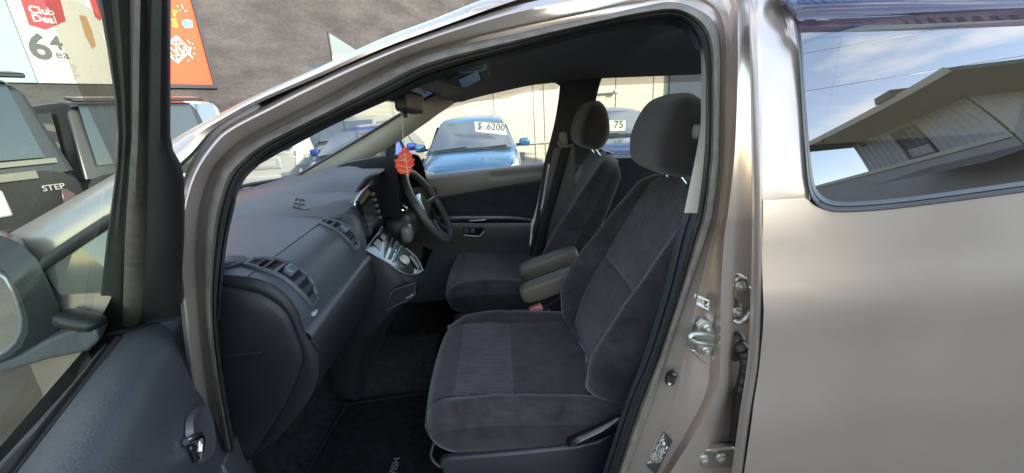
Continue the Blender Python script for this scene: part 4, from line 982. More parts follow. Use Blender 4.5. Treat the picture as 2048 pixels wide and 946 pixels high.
# body of the console: near flank curving down and forward to the floor
fl1 = [P(728,500,1.125), P(768,524,1.13), P(806,549,1.15), P(828,552,1.19), P(846,544,1.26)]
fl2 = [P(722,540,1.125), P(770,560,1.125), P(808,572,1.14), P(830,574,1.18), P(843,572,1.26)]
fl3 = [P(712,590,1.125), P(756,612,1.125), P(792,616,1.135), P(812,606,1.18), P(826,596,1.26)]
fl4 = [P(690,650,1.15), P(735,664,1.14), P(764,650,1.15), P(782,632,1.2), P(800,618,1.28)]
fl5 = [P(650,700,1.18), P(700,716,1.17), P(730,700,1.19), P(745,680,1.24), P(765,660,1.32)]
fl6 = [V((-.62,1.2,.40)), V((-.57,1.2,.38)), V((-.56,1.23,.375)), V((-.56,1.27,.37)), V((-.56,1.33,.37))]
cols = [cr_pts(list(c_), 5) for c_ in zip(fl1, fl2, fl3, fl4, fl5, fl6)]
rr = [resample([c_[i] for c_ in cols], 20) for i in range(len(cols[0]))]
conb = loft('console_body', rr, DASHLOW, co)
loft('console_body', [r[len(r) - 1:] + [V((r[-1].x, 1.48, r[-1].z)), V((r[-1].x - .05, 1.55, r[-1].z))] for r in rr], DASHLOW, co)
tray = [P(*q, 1.118) for q in [(783,584),(790,579),(832,565),(829,590),(820,598),(771,621)]]
tr_ = MB().add(g_prism(tray, V((0, .012, 0)))).build('ashtray_drawer', DASHLOW, co, smooth=False, bevel=.003)
MB().add(g_tube(cr_pts([P(812,596,1.112), P(820,593,1.108), P(825,588,1.11)], 4), .003, 8)).build('drawer_pull', SILVERPL, tr_)
MB().add(g_tube(tray, .0016, 6, closed=True)).build('drawer_gap', mat('gap_grey', (.10, .10, .10), .5), tr_)
# gear lever and its boot
gl_ = empty('gear_lever', P(808, 460, 1.45)); gl_.parent = car; gl_.matrix_parent_inverse = wm(car).inverted()
MB().add(g_tube([P(791,452,1.45), P(797,436,1.44), P(803,424,1.43)], [.012, .012, .016], 14)).build('lever_shaft', BLACK, gl_)
o_ = P(805,419,1.43); ax_ = (P(803,424,1.43) - P(791,452,1.45)).normalized(); a_ = ax_.cross(V((0, 1, 0))).normalized(); b_ = ax_.cross(a_)
MB().add(grid([disc_pts(o_ + ax_ * h, a_, b_, 18, r_) for h, r_ in ((-.012, .014), (0, .019), (.008, .019), (.012, .015))], closed_v=True, cap=True)).build('lever_knob', GLOSSBLACK, gl_)
MB().add(g_tube(disc_pts(o_ + ax_ * .010, a_, b_, 20, .017), .0025, 6, closed=True)).build('knob_ring', CHROME, gl_)
MB().add(g_rbox(P(797,452,1.47), (.05, .05, .045), .8, 20, 12)).build('lever_boot', BLACK, gl_)
MB().add(g_rbox(P(814,466,1.42), (.022, .03, .035), .7, 18, 12)).build('lever_button', mat('grey_knob', (.12, .12, .12), .3), gl_)

# ================================================================== STEERING WHEEL
sw_ = empty('steering_wheel', P(857, 411, 1.73)); sw_.parent = car; sw_.matrix_parent_inverse = wm(car).inverted()
wc = P(857, 411, 1.73); tl = math.radians(27); wn = V((math.cos(tl), 0, math.sin(tl))); wu = V((-math.sin(tl), 0, math.cos(tl))); wv = V((0, 1, 0))
RW = .170
MB().add(g_tube(disc_pts(wc, wu, wv, 64, RW), .0165, 14, closed=True)).build('wheel_rim', mat('wheel_leather', (.075, .072, .068), .38, 0, .5, bump=(500, .15), var=(30, .2)), sw_)
MB().add(g_rbox(wc - wn * .03, (.028, .085, .075), .6, 24, 14, Matrix.Rotation(-tl, 3, 'Y'))).build('wheel_hub', GLOSSBLACK, sw_)
for a_ in (math.radians(90), math.radians(-90), math.radians(160), math.radians(200)):
    d_ = wu * math.cos(a_) + wv * math.sin(a_); s_ = wn.cross(d_)
    MB().add(g_tube([wc - wn * .03 + d_ * .06, wc - wn * .02 + d_ * .12, wc + d_ * (RW - .008)], [.024, .018, .014], 10)).build('wheel_spoke', mat('spoke_gloss', (.03, .036, .045), .14, 0, .6, .4), sw_)
scp = empty('steering_column', wc - wn * .15); scp.parent = car; scp.matrix_parent_inverse = wm(car).inverted()
MB().add(g_tube([wc - wn * .05, wc - wn * .10, wc - wn * .22, wc - wn * .34], [.06, .075, .085, .09], 20)).build('column_shroud', mat('column_plastic', (.065, .07, .075), .45, 0, .45, bump=(420, .06)), scp)
for s_ in (-1, 1):
    MB().add(g_tube([wc - wn * .09 + wv * s_ * .06, wc - wn * .085 + wv * s_ * .16 + wu * .03], [.009, .007], 10)).build('column_stalk', BLACK, scp)
# knee panel below the column
loft('knee_panel', [[V((x, y, z)) for y in (1.46, 1.6, 1.8, 2.02)] for x, z in ((-.45, .92), (-.44, .84), (-.50, .74), (-.62, .64))], DASHLOW, car)

# ================================================================== THE OPEN FRONT DOOR
fdn = empty('front_door', (-.66, .66, .3)); fdn.parent = car; fdn.matrix_parent_inverse = wm(car).inverted(); fdn['label'] = 'open front passenger door'
dpanel = []
front = [PD(248,669,.02), PD(275,660,.035), PD(310,648,.055), PD(345,641,.075), PD(380,625,.088), PD(408,660,.096), PD(434,705,.10), PD(455,765,.10), PD(474,830,.10), PD(493,890,.10), PD(513,946,.10), PD(560,1080,.10)]
fr2 = [(p - DH).dot(DN) for p in front]; sfr = [(p - DH).dot(DU) for p in front]
zr = [1.02, 1.024, 1.022, 1.012, .99, .95, .90, .82, .73, .63, .53, .38]
rows = []
for i in range(30):
    t = i / 29; row = []
    for k, p in enumerate(front):
        s = sfr[k] + (.98 - sfr[k]) * t ** 1.3
        z = p.z + (zr[k] - p.z) * min(1, t * 1.4); row.append(DH + DU * s + DN * fr2[k] + V((0, 0, z)))
    rows.append(cr_pts(row, 3))
RIB = mat('ribbed_door_plastic', (.066, .071, .081), .40, 0, .5, bump=(260, .18), var=(7, .08))
loft('door_trim', rows, RIB, fdn)
# front edge of the trim turning towards the hinge, and the door's painted shell outside
loft('trim_edge', [rows[0], [p - DU * .012 - DN * .012 for p in rows[0]], [p - DU * .012 - DN * .05 for p in rows[0]]], DARKTRIM, fdn)
shell = []
for z, o in ((1.0, -.035), (.95, -.055), (.8, -.06), (.6, -.055), (.4, -.045), (.28, -.03)): shell.append([DH + DU * s + DN * o + V((0, 0, z)) for s in (-.02, .2, .4, .6, .8, .98)])
loft('door_skin', shell, PAINT, fdn)
# belt seal
def belt_pt(px, py, o, dz=0): return PD(px, py, o) + V((0, 0, dz))
b_out = [PD(196,704,.0), PD(150,760,.0), PD(80,838,.0), (PD(0,925,.0))]; b_in = [PD(246,671,.022), PD(190,752,.022), PD(120,850,.022), PD(55,946,.022)]
def extend(r): d_ = (r[-1] - r[-2]).normalized(); return r + [r[-1] + d_ * .25, r[-1] + d_ * .5]
b_out, b_in = extend(b_out), extend(b_in)
loft('belt_seal', [b_out, [a.lerp(b, .35) + V((0, 0, .004)) for a, b in zip(b_out, b_in)], [a.lerp(b, .45) - V((0, 0, .004)) for a, b in zip(b_out, b_in)], [a.lerp(b, .75) + V((0, 0, .006)) for a, b in zip(b_out, b_in)], b_in, [p - V((0, 0, .02)) for p in b_in]], RUBBER, fdn)
# window frame post: a line from the mirror corner up to the roof corner, leaning in with the tumblehome
PA, PBt = P(345, 640, .665), P(345, 0, .285)
def screen_y(p):
    q = p - EYE; return CY - F_PX * q.dot(UP) / q.dot(FWD)
def post_Y(py):
    lo, hi = -.6, 1.25
    for _ in range(50):
        m = (lo + hi) / 2
        if screen_y(PA.lerp(PBt, m)) > py: lo = m
        else: hi = m
    return PA.lerp(PBt, lo).y
def Q(px, py, d=0): return P(px, py, post_Y(py) + d)
pys = [-30, 0, 100, 200, 270, 300, 330, 360, 420, 473, 540, 590, 620, 640]
def xat(tab, y):
    for (y0, x0), (y1, x1) in zip(tab, tab[1:]):
        if y <= y1: return x0 + (x1 - x0) * (y - y0) / (y1 - y0)
    return tab[-1][1]
TR_ = [(-30,343),(0,342),(270,341),(290,343),(305,348),(325,361),(345,369),(420,370),(473,369),(540,365),(590,366),(625,372),(660,376)]
TL_ = [(-30,301),(0,300),(150,297),(300,294),(473,291),(600,286),(660,276)]
RLf = [(-30,268),(0,268),(270,264),(473,250),(600,246),(680,243)]
GLf = [(-30,196),(0,197),(80,211),(150,224),(250,236),(340,232),(473,214),(600,200),(700,190)]
ext = [-30, 0, 100, 200, 270, 300, 330, 360, 420, 473, 540, 590, 620, 645, 662]
def pc(tab, dx, d, ys=ext, k=None): return [Q(xat(tab, y) + dx, y, d) for y in ys]
# black inner frame + mirror-corner cover (rounded section)
def mixx(y, t): return xat(TL_, y) + (xat(TR_, y) - xat(TL_, y)) * t
ysb = [y for y in ext if y <= 645]
def botfix(t, y): return y - (16 * t if y > 630 else 0)
loft('window_frame', [[Q(mixx(y, t), botfix(t, y), d) for y in ysb] for t, d in ((0, .014), (.06, .004), (.3, -.004), (.55, -.008), (.8, -.005), (.93, .002), (1, .016), (1, .04))], BLACK, fdn)
rsz = RUBBER2
loft('glass_run', [[Q(xat(RLf, y) + (xat(TL_, y) - xat(RLf, y)) * t, y, d) for y in ext] for t, d in ((0, .02), (.06, .010), (.4, .006), (.75, .010), (1, .018))], rsz, fdn)
loft('glass_channel', [[Q(xat(GLf, y) + (xat(RLf, y) - xat(GLf, y)) * t, y, d) for y in ext] for t, d in ((0, .026), (.1, .022), (.35, .024), (.55, .020), (.9, .024), (1, .032))], mat('channel_rubber', (.055, .062, .055), .5, 0, .4, var=(30, .25)), fdn)
# glass: ruled between the belt and the post / roof corner
beltg = [PD(215,684,.0)] + b_out[1:]
postg = [Q(xat(GLf, y) + 4, y, .024) for y in (690, 560, 420, 280, 140, 0)] + [V((-.19, .05, 1.445))]
wrs = [resample(beltg, 14), resample(postg, 14, False)]
loft('window_glass', [[a.lerp(b, t) for a, b in zip(*wrs)] for t in (0, .25, .5, .75, 1)], G_DOOR, fdn)
# smoked deflector outside the frame
vl = [(84,-30),(88,0),(152,165),(200,268),(232,338)]; vr_ = [(205,-30),(205,0),(230,165),(238,268),(240,345)]
loft('wind_deflector', [[Q(x, y, .05) for x, y in vr_], [Q(.45 * x + .55 * u, y, .068) for (x, y), (u, _) in zip(vl, vr_)], [Q(x, y, .07) for x, y in vl]], G_SMOKE, fdn)
# inside pull handle: satin cup and chrome lever
cupc = [(367,858),(374,835),(385,816),(400,798),(409,802),(416,818),(421,845),(422,875),(418,905),(408,930),(396,945),(382,938),(372,915),(366,885)]
cup_o = [PD(x, y, .101) for x, y in cupc]; cc = sum(cup_o, V()) / len(cup_o); cup_o = [cc + DU * ((p - cc).dot(DU) * .72) + V((0, 0, (p - cc).z)) for p in cup_o]
cup = loft('handle_cup', [[p + DN * .0 for p in cup_o], [cc.lerp(p, .96) + DN * .009 for p in cup_o], [cc.lerp(p, .90) + DN * .008 for p in cup_o], [cc.lerp(p, .6) + DN * .004 for p in cup_o], [cc.lerp(p, .05) + DN * .003 for p in cup_o]], mat('satin_cup', (.15, .145, .16), .35, .4), fdn, closed_v=True)
MB().add(g_tube([PD(372,884,.107), PD(383,878,.111), PD(396,872,.113), PD(401,880,.113), PD(399,900,.111), PD(396,918,.105)], [.005, .006, .0065, .0065, .006, .004], 10)).build('door_handle', CHROME, cup)
MB().add(g_rbox(PD(384,905,.102), (.008, .008, .016), .5)).build('lock_knob', GLOSSBLACK, cup)
# pocket moulding low on the panel
pk_ = [PD(447,930,.104), PD(462,890,.108), PD(480,862,.106), PD(489,880,.104), PD(500,920,.104), PD(506,960,.104), PD(470,985,.108)]
MB().add(g_prism(pk_, DN * -.02)).build('pocket_moulding', mat('pocket_plastic', (.085, .09, .10), .45), fdn, bevel=.004)
# wing mirror
mo = empty('wing_mirror', P(45, 620, .60)); mo.parent = fdn; mo.matrix_parent_inverse = wm(fdn).inverted()
MG = mat('mirror_shell', (.03, .034, .032), .4, .3, .5, .3)
ml = [(-60,470),(0,470),(40,486),(75,520),(98,566),(118,612),(122,650),(100,690),(60,716),(0,735),(-60,745)]
rowm = []
ringm = [P(x, y, .60) for x, y in ml] + [P(-130, 700, .60), P(-150, 600, .60), P(-130, 510, .60)]
gm_ = [P(x, y, .585) for x, y in [(-60,532),(-10,541),(12,556),(28,584),(38,612),(44,636),(42,662),(32,684),(16,700),(-4,712),(-60,720)]] + [P(-118, 690, .585), P(-130, 620, .585), P(-118, 560, .585)]
cm = sum(ringm, V()) / len(ringm)
loft('mirror_shell', [gm_, [a.lerp(b, .25) + V((.008, -.012, 0)) for a, b in zip(gm_, ringm)], [a.lerp(b, .65) + V((.004, -.006, 0)) for a, b in zip(gm_, ringm)], ringm, [cm.lerp(p, 1.0) + V((-.03, .03, 0)) for p in ringm], [cm.lerp(p, .92) + V((-.06, .06, 0)) for p in ringm], [cm.lerp(p, .65) + V((-.09, .085, 0)) for p in ringm], [cm.lerp(p, .05) + V((-.10, .095, 0)) for p in ringm]], MG, mo, closed_v=True)
mk('mirror_glass', [p + V((-.004, .004, 0)) for p in gm_], [tuple(range(len(gm_)))], mat('mirror_silver', (.85, .87, .85), .02, 1), mo, smooth=False)
MB().add(g_tube(gm_, .0035, 8, closed=True)).build('mirror_lip', SILVERPL, mo)
bs = [P(x, y, .60) for x, y in [(-20,738),(60,724),(120,706),(200,690),(222,668),(216,646),(192,640),(150,654),(118,668),(60,700),(0,722)]]
MB().add(g_prism([p + V((0, -.02, 0)) for p in bs], V((-.03, .05, 0)))).build('mirror_arm', mat('arm_plastic', (.10, .11, .115), .4), mo, bevel=.012, seg=3)
MB().add(g_rbox(P(160,640,.59), (.030, .02, .010), .5, 18, 8, Matrix.Rotation(.35, 3, 'Y'))).build('arm_cap', MG, mo)

# ---- near fender and quarter window ahead of the door
fe = cr_pts([PB(x, y, .006) for x, y in B0[:6]], 5)
fro = []
for k, zt in enumerate((None, 1.0, .9, .8, .65, .5)):
    fro.append([V((p.x + (0 if k == 0 else -.0), ybody(zt) + .004 if zt else p.y, zt if zt else p.z)) if not zt or p.z > zt else V((p.x, ybody(zt) + .004, zt)) for p in fe])
fro = [[p if k == 0 else V((p.x, ybody(min(p.z, q.z)) + .004, min(p.z, q.z))) for p, q in zip(r, fro[0])] for k, r in enumerate(fro)]
fro = [[V((min(p.x, -.70) if k else p.x, p.y, p.z)) for p in r] for k, r in enumerate(fro)]
loft('front_wing', fro, PAINT, car)
qw = [PB(x, y, -.002) for x, y in [(82,534),(150,488),(215,447),(262,424),(262,470),(240,560),(200,585),(120,590)]]
qo = mk('quarter_glass', qw, [tuple(range(len(qw)))], mat('quarter_glass_dark', (.10, .115, .10), .08, .0, 1.0, .8), car, smooth=False)
MB().add(g_tube([PB(x, y, -.004) for x, y in [(40,562),(82,531),(150,485),(215,443),(262,420),(320,385)]], .009, 8)).build('quarter_seal', RUBBER, qo)
# bonnet and nose
bon = []
for t in (0, .15, .35, .5, .65, .85, 1):
    y = .64 + t * (2 * CYC - 1.28); b_ = math.sin(math.pi * t) ** .5
    bon.append([V((-1.02 - .10 * b_, y, 1.0 + .04 * b_)), V((-1.25 - .1 * b_, y, .98 + .03 * b_)), V((-1.6 - .1 * b_, y, .90 + .03 * b_)), V((-1.85 - .12 * b_, y, .76 + .03 * b_)), V((-1.92 - .14 * b_, y, .5)), V((-1.9 - .14 * b_, y, .28))])
loft('bonnet', bon, PAINT, car)
loft('front_wing', [[V((x, ybody(z) + .004 + (.10 if x < -1.7 else 0), z)) for x in (-.80, -1.02, -1.25, -1.5, -1.7, -1.9)] for z in (.28, .5, .75, .9, .99)], PAINT, car)

# ================================================================== THE YARD
def zg(x, y): t = min(1, max(0, (y - 3) / 3)); return -.28 * t * t * (3 - 2 * t)
GROUND = mat('concrete', (.115, .105, .092), .9, 0, .3, bump=(140, .35), var=(1.3, .22))
gx_ = [-160, -60, -30, -16, -10, -6, -3, 0, 3, 6, 10, 16, 30, 60, 160]; gy_ = [-160, -60, -30, -14, -6, -2, 0, 1.5, 3, 3.5, 4, 4.5, 5, 5.5, 6, 8, 11, 16, 30, 60, 160]
v_, f_ = grid([[V((x, y, zg(x, y))) for x in gx_] for y in gy_]); tag(mk('ground', v_, f_, GROUND), kind='structure')

# ---- plastered supermarket wall with lit poster boxes
WO = V((-8.7, 11.8, 0)); WD = V((.489, .872, 0)).normalized(); WNn = V((.872, -.489, 0)).normalized()
def PW(px, py, h=0): return PP(px, py, WO + WNn * h, WNn)
PLAST = mat('grey_plaster', (.085, .074, .065), .92, 0, .15)
def plaster(m):
    t = m.node_tree; b = t.nodes['Principled BSDF']; tcn = N(t, 'ShaderNodeTexCoord'); mpn = N(t, 'ShaderNodeMapping'); mpn.inputs['Scale'].default_value = (1, 1, 3.2)
    t.links.new(tcn.outputs['Object'], mpn.inputs[0])
    na = N(t, 'ShaderNodeTexNoise', Scale=.55, Detail=12, Roughness=.68); nb_ = N(t, 'ShaderNodeTexNoise', Scale=7, Detail=10, Roughness=.75); nc = N(t, 'ShaderNodeTexNoise', Scale=38, Detail=4)
    for n_ in (na, nb_, nc): t.links.new(mpn.outputs[0], n_.inputs['Vector'])
    ra = N(t, 'ShaderNodeMapRange'); ra.inputs[1].default_value = .3; ra.inputs[2].default_value = .7; ra.inputs[3].default_value = .62; ra.inputs[4].default_value = 1.4
    rb = N(t, 'ShaderNodeMapRange'); rb.inputs[1].default_value = .3; rb.inputs[2].default_value = .7; rb.inputs[3].default_value = .72; rb.inputs[4].default_value = 1.28
    t.links.new(na.outputs['Fac'], ra.inputs[0]); t.links.new(nb_.outputs['Fac'], rb.inputs[0])
    mm_ = N(t, 'ShaderNodeMath', operation='MULTIPLY'); t.links.new(ra.outputs[0], mm_.inputs[0]); t.links.new(rb.outputs[0], mm_.inputs[1])
    hs = N(t, 'ShaderNodeHueSaturation'); hs.inputs['Color'].default_value = (.058, .055, .056, 1); t.links.new(mm_.outputs[0], hs.inputs['Value']); t.links.new(hs.outputs[0], b.inputs['Base Color'])
    ad = N(t, 'ShaderNodeMath', operation='ADD'); t.links.new(nb_.outputs['Fac'], ad.inputs[0]); t.links.new(nc.outputs['Fac'], ad.inputs[1])
    bp = N(t, 'ShaderNodeBump', Strength=.3, Distance=.02); t.links.new(ad.outputs[0], bp.inputs['Height']); t.links.new(bp.outputs[0], b.inputs['Normal'])
plaster(PLAST)
a, b = WO - WD * 40, WO + WD * 24
wallm = MB().add(g_prism([a, b, b + V((0, 0, 7.8)), a + V((0, 0, 7.8))], WNn * -.5)).build('plaster_wall', PLAST, smooth=False)
tag(wallm, 'tall rough grey brown plastered wall carrying the lit poster boxes', 'wall')
mb = MB()
def W3(s, z, h=0): return WO + WD * s + V((0, 0, z)) + WNn * h
skirt = MB()
for z0, z1 in ((1.0, 1.28), (1.5, 1.62), (1.85, 2.0)):
    skirt.add(g_prism([W3(-12, z0, .001), W3(-1.6, z0, .001), W3(-1.6, z1, .001), W3(-12, z1, .001)], WNn * .04))
skirt.build('wall_rail', mat('rail_olive', (.16, .155, .125), .7), wallm, smooth=False)
def s_of(px, py): return (PW(px, py) - WO).dot(WD)
def frame_box(s0, s1, z0, z1, face, frame, label, fw=.10):
    e = empty('poster_box', W3((s0 + s1) / 2, z0), label=label, cat='poster')
    MB().add(g_prism([W3(s0, z0, .003), W3(s1, z0, .003), W3(s1, z1, .003), W3(s0, z1, .003)], WNn * .06)).build('poster_sheet', face, e, smooth=False)
    fb = MB()
    for q in ((s0 - fw, s0, z0 - fw, z1 + fw), (s1, s1 + fw, z0 - fw, z1 + fw), (s0, s1, z0 - fw, z0), (s0, s1, z1, z1 + fw)):
        fb.add(g_prism([W3(q[0], q[2], .002), W3(q[1], q[2], .002), W3(q[1], q[3], .002), W3(q[0], q[3], .002)], WNn * .11))
    if frame: fb.build('poster_frame', frame, e, smooth=False)
    return e
FR = mat('poster_frame_black', (.02, .02, .025), .4)
s1 = s_of(424, 170); z0 = PW(424, 170).z
po = frame_box(s1 - 1.95, s1, z0, z0 + 2.5, mat('orange_print', (.50, .055, .012), .6), FR, 'orange red poster in a black frame with a white diamond logo and yellow lettering')
YEL = mat('yellow_print', (.52, .36, .02), .5); PWHITE = mat('white_print', (.50, .50, .49), .5); PBLUE = mat('blue_print', (.06, .35, .75), .5)
H_ = .066
def on_w(px, py, h=H_): return PW(px, py, h)
def wlen(a, b): return (on_w(*a) - on_w(*b)).length
text('poster_lettering', 'NW', wlen((360, 90), (360, 111)) * 1.15, on_w(338, 108), WD, V((0, 0, 1)), PWHITE, po, .02)
mb = MB()
def wline(a, b, r_=.018): mb.add(g_tube([on_w(*a), on_w(*b)], r_, 6))
dia = [(354, 72), (381, 101), (355, 126), (322, 98)]
for i in range(4): wline(dia[i], dia[(i + 1) % 4], .018)
wline((332, 88), (368, 88), .012); wline((334, 112), (370, 110), .012)
for t in (-.5, 0, .5):
    wline((354, 74), (351 + 20 * t, 88), .012); wline((355, 125), (352 + 22 * t, 111), .012)
for p in ((376, 82), (385, 88), (389, 96), (388, 108), (384, 116), (377, 121), (379, 86), (383, 113)): mb.add(g_rbox(on_w(*p), (.022, .022, .022), 1, 8, 6))
mb.build('diamond_logo', PWHITE, po, smooth=False)
text('poster_lettering', 'r', .28, on_w(347, 31), WD, V((0, 0, 1)), YEL, po, .05); text('poster_lettering', '5', .27, on_w(346, 53), WD, V((0, 0, 1)), YEL, po, .05)
mk('blue_tag', [on_w(x, y) for x, y in [(364, 48), (366, 41), (372, 39), (384, 41), (385, 55), (371, 56)]], [(0, 1, 2, 3, 4, 5)], PBLUE, po, smooth=False)
mb = MB(); mb.add(g_tube([on_w(*p, h=.07) for p in [(374, 43), (379, 45), (375, 48), (380, 50), (376, 53)]], .013, 6)); mb.build('tag_squiggle', PWHITE, po)
mb = MB()
for a, b in (((353, 11), (356, 14)), ((363, 9), (366, 17)), ((358, 20), (361, 22)), ((369, 23), (374, 21))): mb.add(g_tube([on_w(*a), on_w(*b)], .014, 6))
mb.build('confetti_mark', PWHITE, po)
# white price poster
s0, s1 = s_of(75, 166), s_of(252, 166); z0 = PW(75, 166).z
pw_ = frame_box(s0, s1, z0, z0 + 2.6, mat('white_poster_print', (.42, .43, .40), .6), None, 'white price poster with a red badge and a big black 6')
mk('red_badge', [on_w(x, y) for x, y in [(38, -10), (42, 2), (58, 50), (92, 60), (132, 42), (118, -10)]], [(0, 1, 2, 3, 4, 5)], mat('red_print', (.34, .012, .02), .6), pw_, smooth=False)
hz = .072
for s_, x, y, k in (('Club', 59, 25, .20), ('Deal', 66, 42, .20)): text('poster_lettering', s_, k, on_w(x, y, hz), WD, V((0, 0, .98)) + WD * 0, PWHITE, pw_, .02)
DK = mat('dark_print', (.035, .04, .04), .5); GR = mat('grey_print', (.22, .23, .23), .5)
text('poster_lettering', '6', .70, on_w(64, 116, hz), WD, V((0, 0, 1)), DK, pw_, .03); text('poster_lettering', '4', .40, on_w(104, 98, hz), WD, V((0, 0, 1)), DK, pw_, .025)
text('poster_lettering', 'ea', .24, on_w(113, 116, hz), WD, V((0, 0, 1)), DK, pw_, .01); text('poster_lettering', '$2.60/10', .17, on_w(79, 137, hz), WD, V((0, 0, 1)), GR, pw_)
mb = MB()
for k, y in enumerate((145, 152, 158, 163)):
    x = 82 + k * 2
    while x < 150:
        l_ = random.uniform(4, 10); mb.add(([on_w(x, y, hz), on_w(x + l_, y, hz), on_w(x + l_, y - 1.8, hz), on_w(x, y - 1.8, hz)], [(0, 1, 2, 3)])); x += l_ + 2
mb.build('small_print', GR, pw_, smooth=False)
mk('product_picture', [on_w(x, y) for x, y in [(158, 30), (172, 32), (184, 60), (192, 92), (184, 98), (170, 70)]], [tuple(range(6))], mat('brown_print', (.30, .17, .06), .5), pw_, smooth=False)
mk('red_badge', [on_w(x, y) for x, y in [(176, -10), (205, -10), (212, 20), (200, 42), (190, 34)]], [tuple(range(5))], mat('red_print', (.62, .02, .04)), pw_, smooth=False)
frame_box(s_of(-130, 166), s_of(73, 166), z0, z0 + 2.6, mat('pale_blue_print', (.20, .30, .34), .6, var=(.5, .25)), None, 'pale sky blue poster panel left of the white price poster')

# ---- cream weatherboard building beyond the cars
CREAMW = mat('cream_boards', (.40, .385, .325), .7, 0, .3, var=(.6, .05))
cbx0, cbx1, cby = -4.1, 16.0, 12.2
cb = empty('cream_building', ((cbx0 + cbx1) / 2, cby + 3, -.28), label='long cream building with horizontal boards behind the blue cars', cat='building')
rows = [[V((cbx0, cby - (.0 if k % 2 else .005), -.3 + .16 * (k // 2 + k % 2) + (.004 if k % 2 == 0 else -.004))), V((cbx1, cby - (.0 if k % 2 else .005), -.3 + .16 * (k // 2 + k % 2) + (.004 if k % 2 == 0 else -.004)))] for k in range(38)]
loft('board_wall', rows, CREAMW, cb, smooth=False)
MB().add(g_box((cbx0 - .02, cby + 3, 1.2), (.02, 3, 1.5))).build('end_wall', CREAMW, cb, smooth=False)
MB().add(g_box(((cbx0 + cbx1) / 2, cby + 3, 2.78), ((cbx1 - cbx0) / 2 + .04, 3.06, .05))).build('flat_roof', mat('roof_grey', (.3, .3, .3), .7), cb, smooth=False)
for x in (-4.05, -2.9, .0, 1.15, 1.45, 3.55, 4.65, 7.4, 10):
    MB().add(g_box((x, cby - .012 + .025, 1.2), (.03, .035, 1.5))).build('corner_batten', CREAMW, cb, smooth=False)
MB().add(g_box((6.0, cby - .06, 1.95), (.95, .05, .62))).build('window', mat('far_window', (.06, .07, .09), .1, 0, .8), cb, smooth=False)
for z in (1.25, 1.14, 1.02): MB().add(g_box((6.0, cby - .08, z), (1.0, .04, .018))).build('window_ledge', CREAMW, cb, smooth=False)
MB().add(g_tube([V((2.5, cby - .10, 1.62)), V((3.45, cby - .10, 1.62))], .035, 8)).add(g_tube([V((3.45, cby - .12, 1.62)), V((3.52, cby - .12, 1.62))], .07, 8)).build('waste_pipe', mat('pipe_grey', (.4, .39, .34), .5), cb)
MB().add(g_box((4.0, cby - .03, .32), (4.6, .03, .02))).build('base_flashing', mat('flashing_grey', (.35, .34, .3), .6), cb, smooth=False)
MB().add(g_box((.62, cby - .03, -.02), (.16, .02, .10))).build('wall_grille', mat('grille_grey', (.2, .2, .2), .6), cb, smooth=False)

# ---- two-storey house behind the camera, seen mirrored in the rear door's window
C0, C1 = V((10.63, -9.64, 0)), V((9.93, -5.70, 0)); hu = (C1 - C0).normalized(); hn = V((-hu.y, hu.x, 0)); hn = hn if hn.x < 0 else -hn; hb = -hn
ho_ = empty('house', (C0 + C1) * .5 + hb * 4, label='two storey house with vertical ribbed cladding and a wide soffit, mirrored in the rear window', cat='house')
def HW(s, z, h=0): return C0 + hu * s + V((0, 0, z)) + hn * h
Lh = (C1 - C0).length
CLAD = mat('ribbed_cladding', (.50, .52, .55), .6, 0, .3, var=(1.2, .06))
rows = []; n_ = int(Lh / .05)
pts_b, pts_t = [], []
for i in range(n_ + 1):
    s = Lh * i / n_; h = .045 if (i % 4) in (0, 1) else 0
    pts_b.append(HW(s, 4.2, h)); pts_t.append(HW(s, 5.97, h))
loft('ribbed_wall', [pts_b, pts_t], CLAD, ho_, smooth=False)
rows = []; pts_b, pts_t = [], []
for i in range(200):
    s = 8 * i / 199; h = .022 if (i % 4) in (0, 1) else 0
    pts_b.append(C1 + hb * s + hu * h + V((0, 0, 0))); pts_t.append(C1 + hb * s + hu * h + V((0, 0, 5.95)))
loft('ribbed_wall', [pts_b, pts_t], CLAD, ho_, smooth=False)
loft('side_wall', [[C0 + V((0, 0, 0)), C0 + hb * 8], [C0 + V((0, 0, 5.95)), C0 + hb * 8 + V((0, 0, 5.95))]], CLAD, ho_, smooth=False)
loft('lower_wall', [[HW(-6, 0, .02), HW(Lh, 0, .02)], [HW(-6, 4.1, .02), HW(Lh, 4.1, .02)]], mat('grey_render', (.40, .41, .43), .8, var=(1.5, .08)), ho_, smooth=False)
MB().add(g_prism([HW(-6, 4.08, .03), HW(Lh, 4.08, .03), HW(Lh, 4.26, .03), HW(-6, 4.26, .03)], hn * .05)).build('string_course', mat('pale_trim', (.6, .59, .54), .6), ho_, smooth=False)
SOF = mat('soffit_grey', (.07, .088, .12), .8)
ov = .75
ov = 1.45; rf = [HW(-.5, 5.95, -8.8), HW(Lh + 1.8, 5.95, -8.8), HW(Lh + 1.8, 6.0, ov), HW(-.5, 6.0, ov)]
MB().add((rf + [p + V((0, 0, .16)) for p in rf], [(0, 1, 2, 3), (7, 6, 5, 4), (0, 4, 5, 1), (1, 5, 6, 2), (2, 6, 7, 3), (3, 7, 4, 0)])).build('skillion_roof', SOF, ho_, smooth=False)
MB().add(g_prism([HW(-.5, 5.98, ov + .003), HW(Lh + 1.8, 5.98, ov + .003), HW(Lh + 1.8, 6.2, ov + .003), HW(-.5, 6.2, ov + .003)], hn * .03)).build('fascia', mat('fascia_beige', (.46, .44, .39), .6), ho_, smooth=False)
fw_ = MB()
ws0, ws1, wz0, wz1 = Lh - 2.45, Lh - 1.62, 4.28, 5.76
wdw = MB()
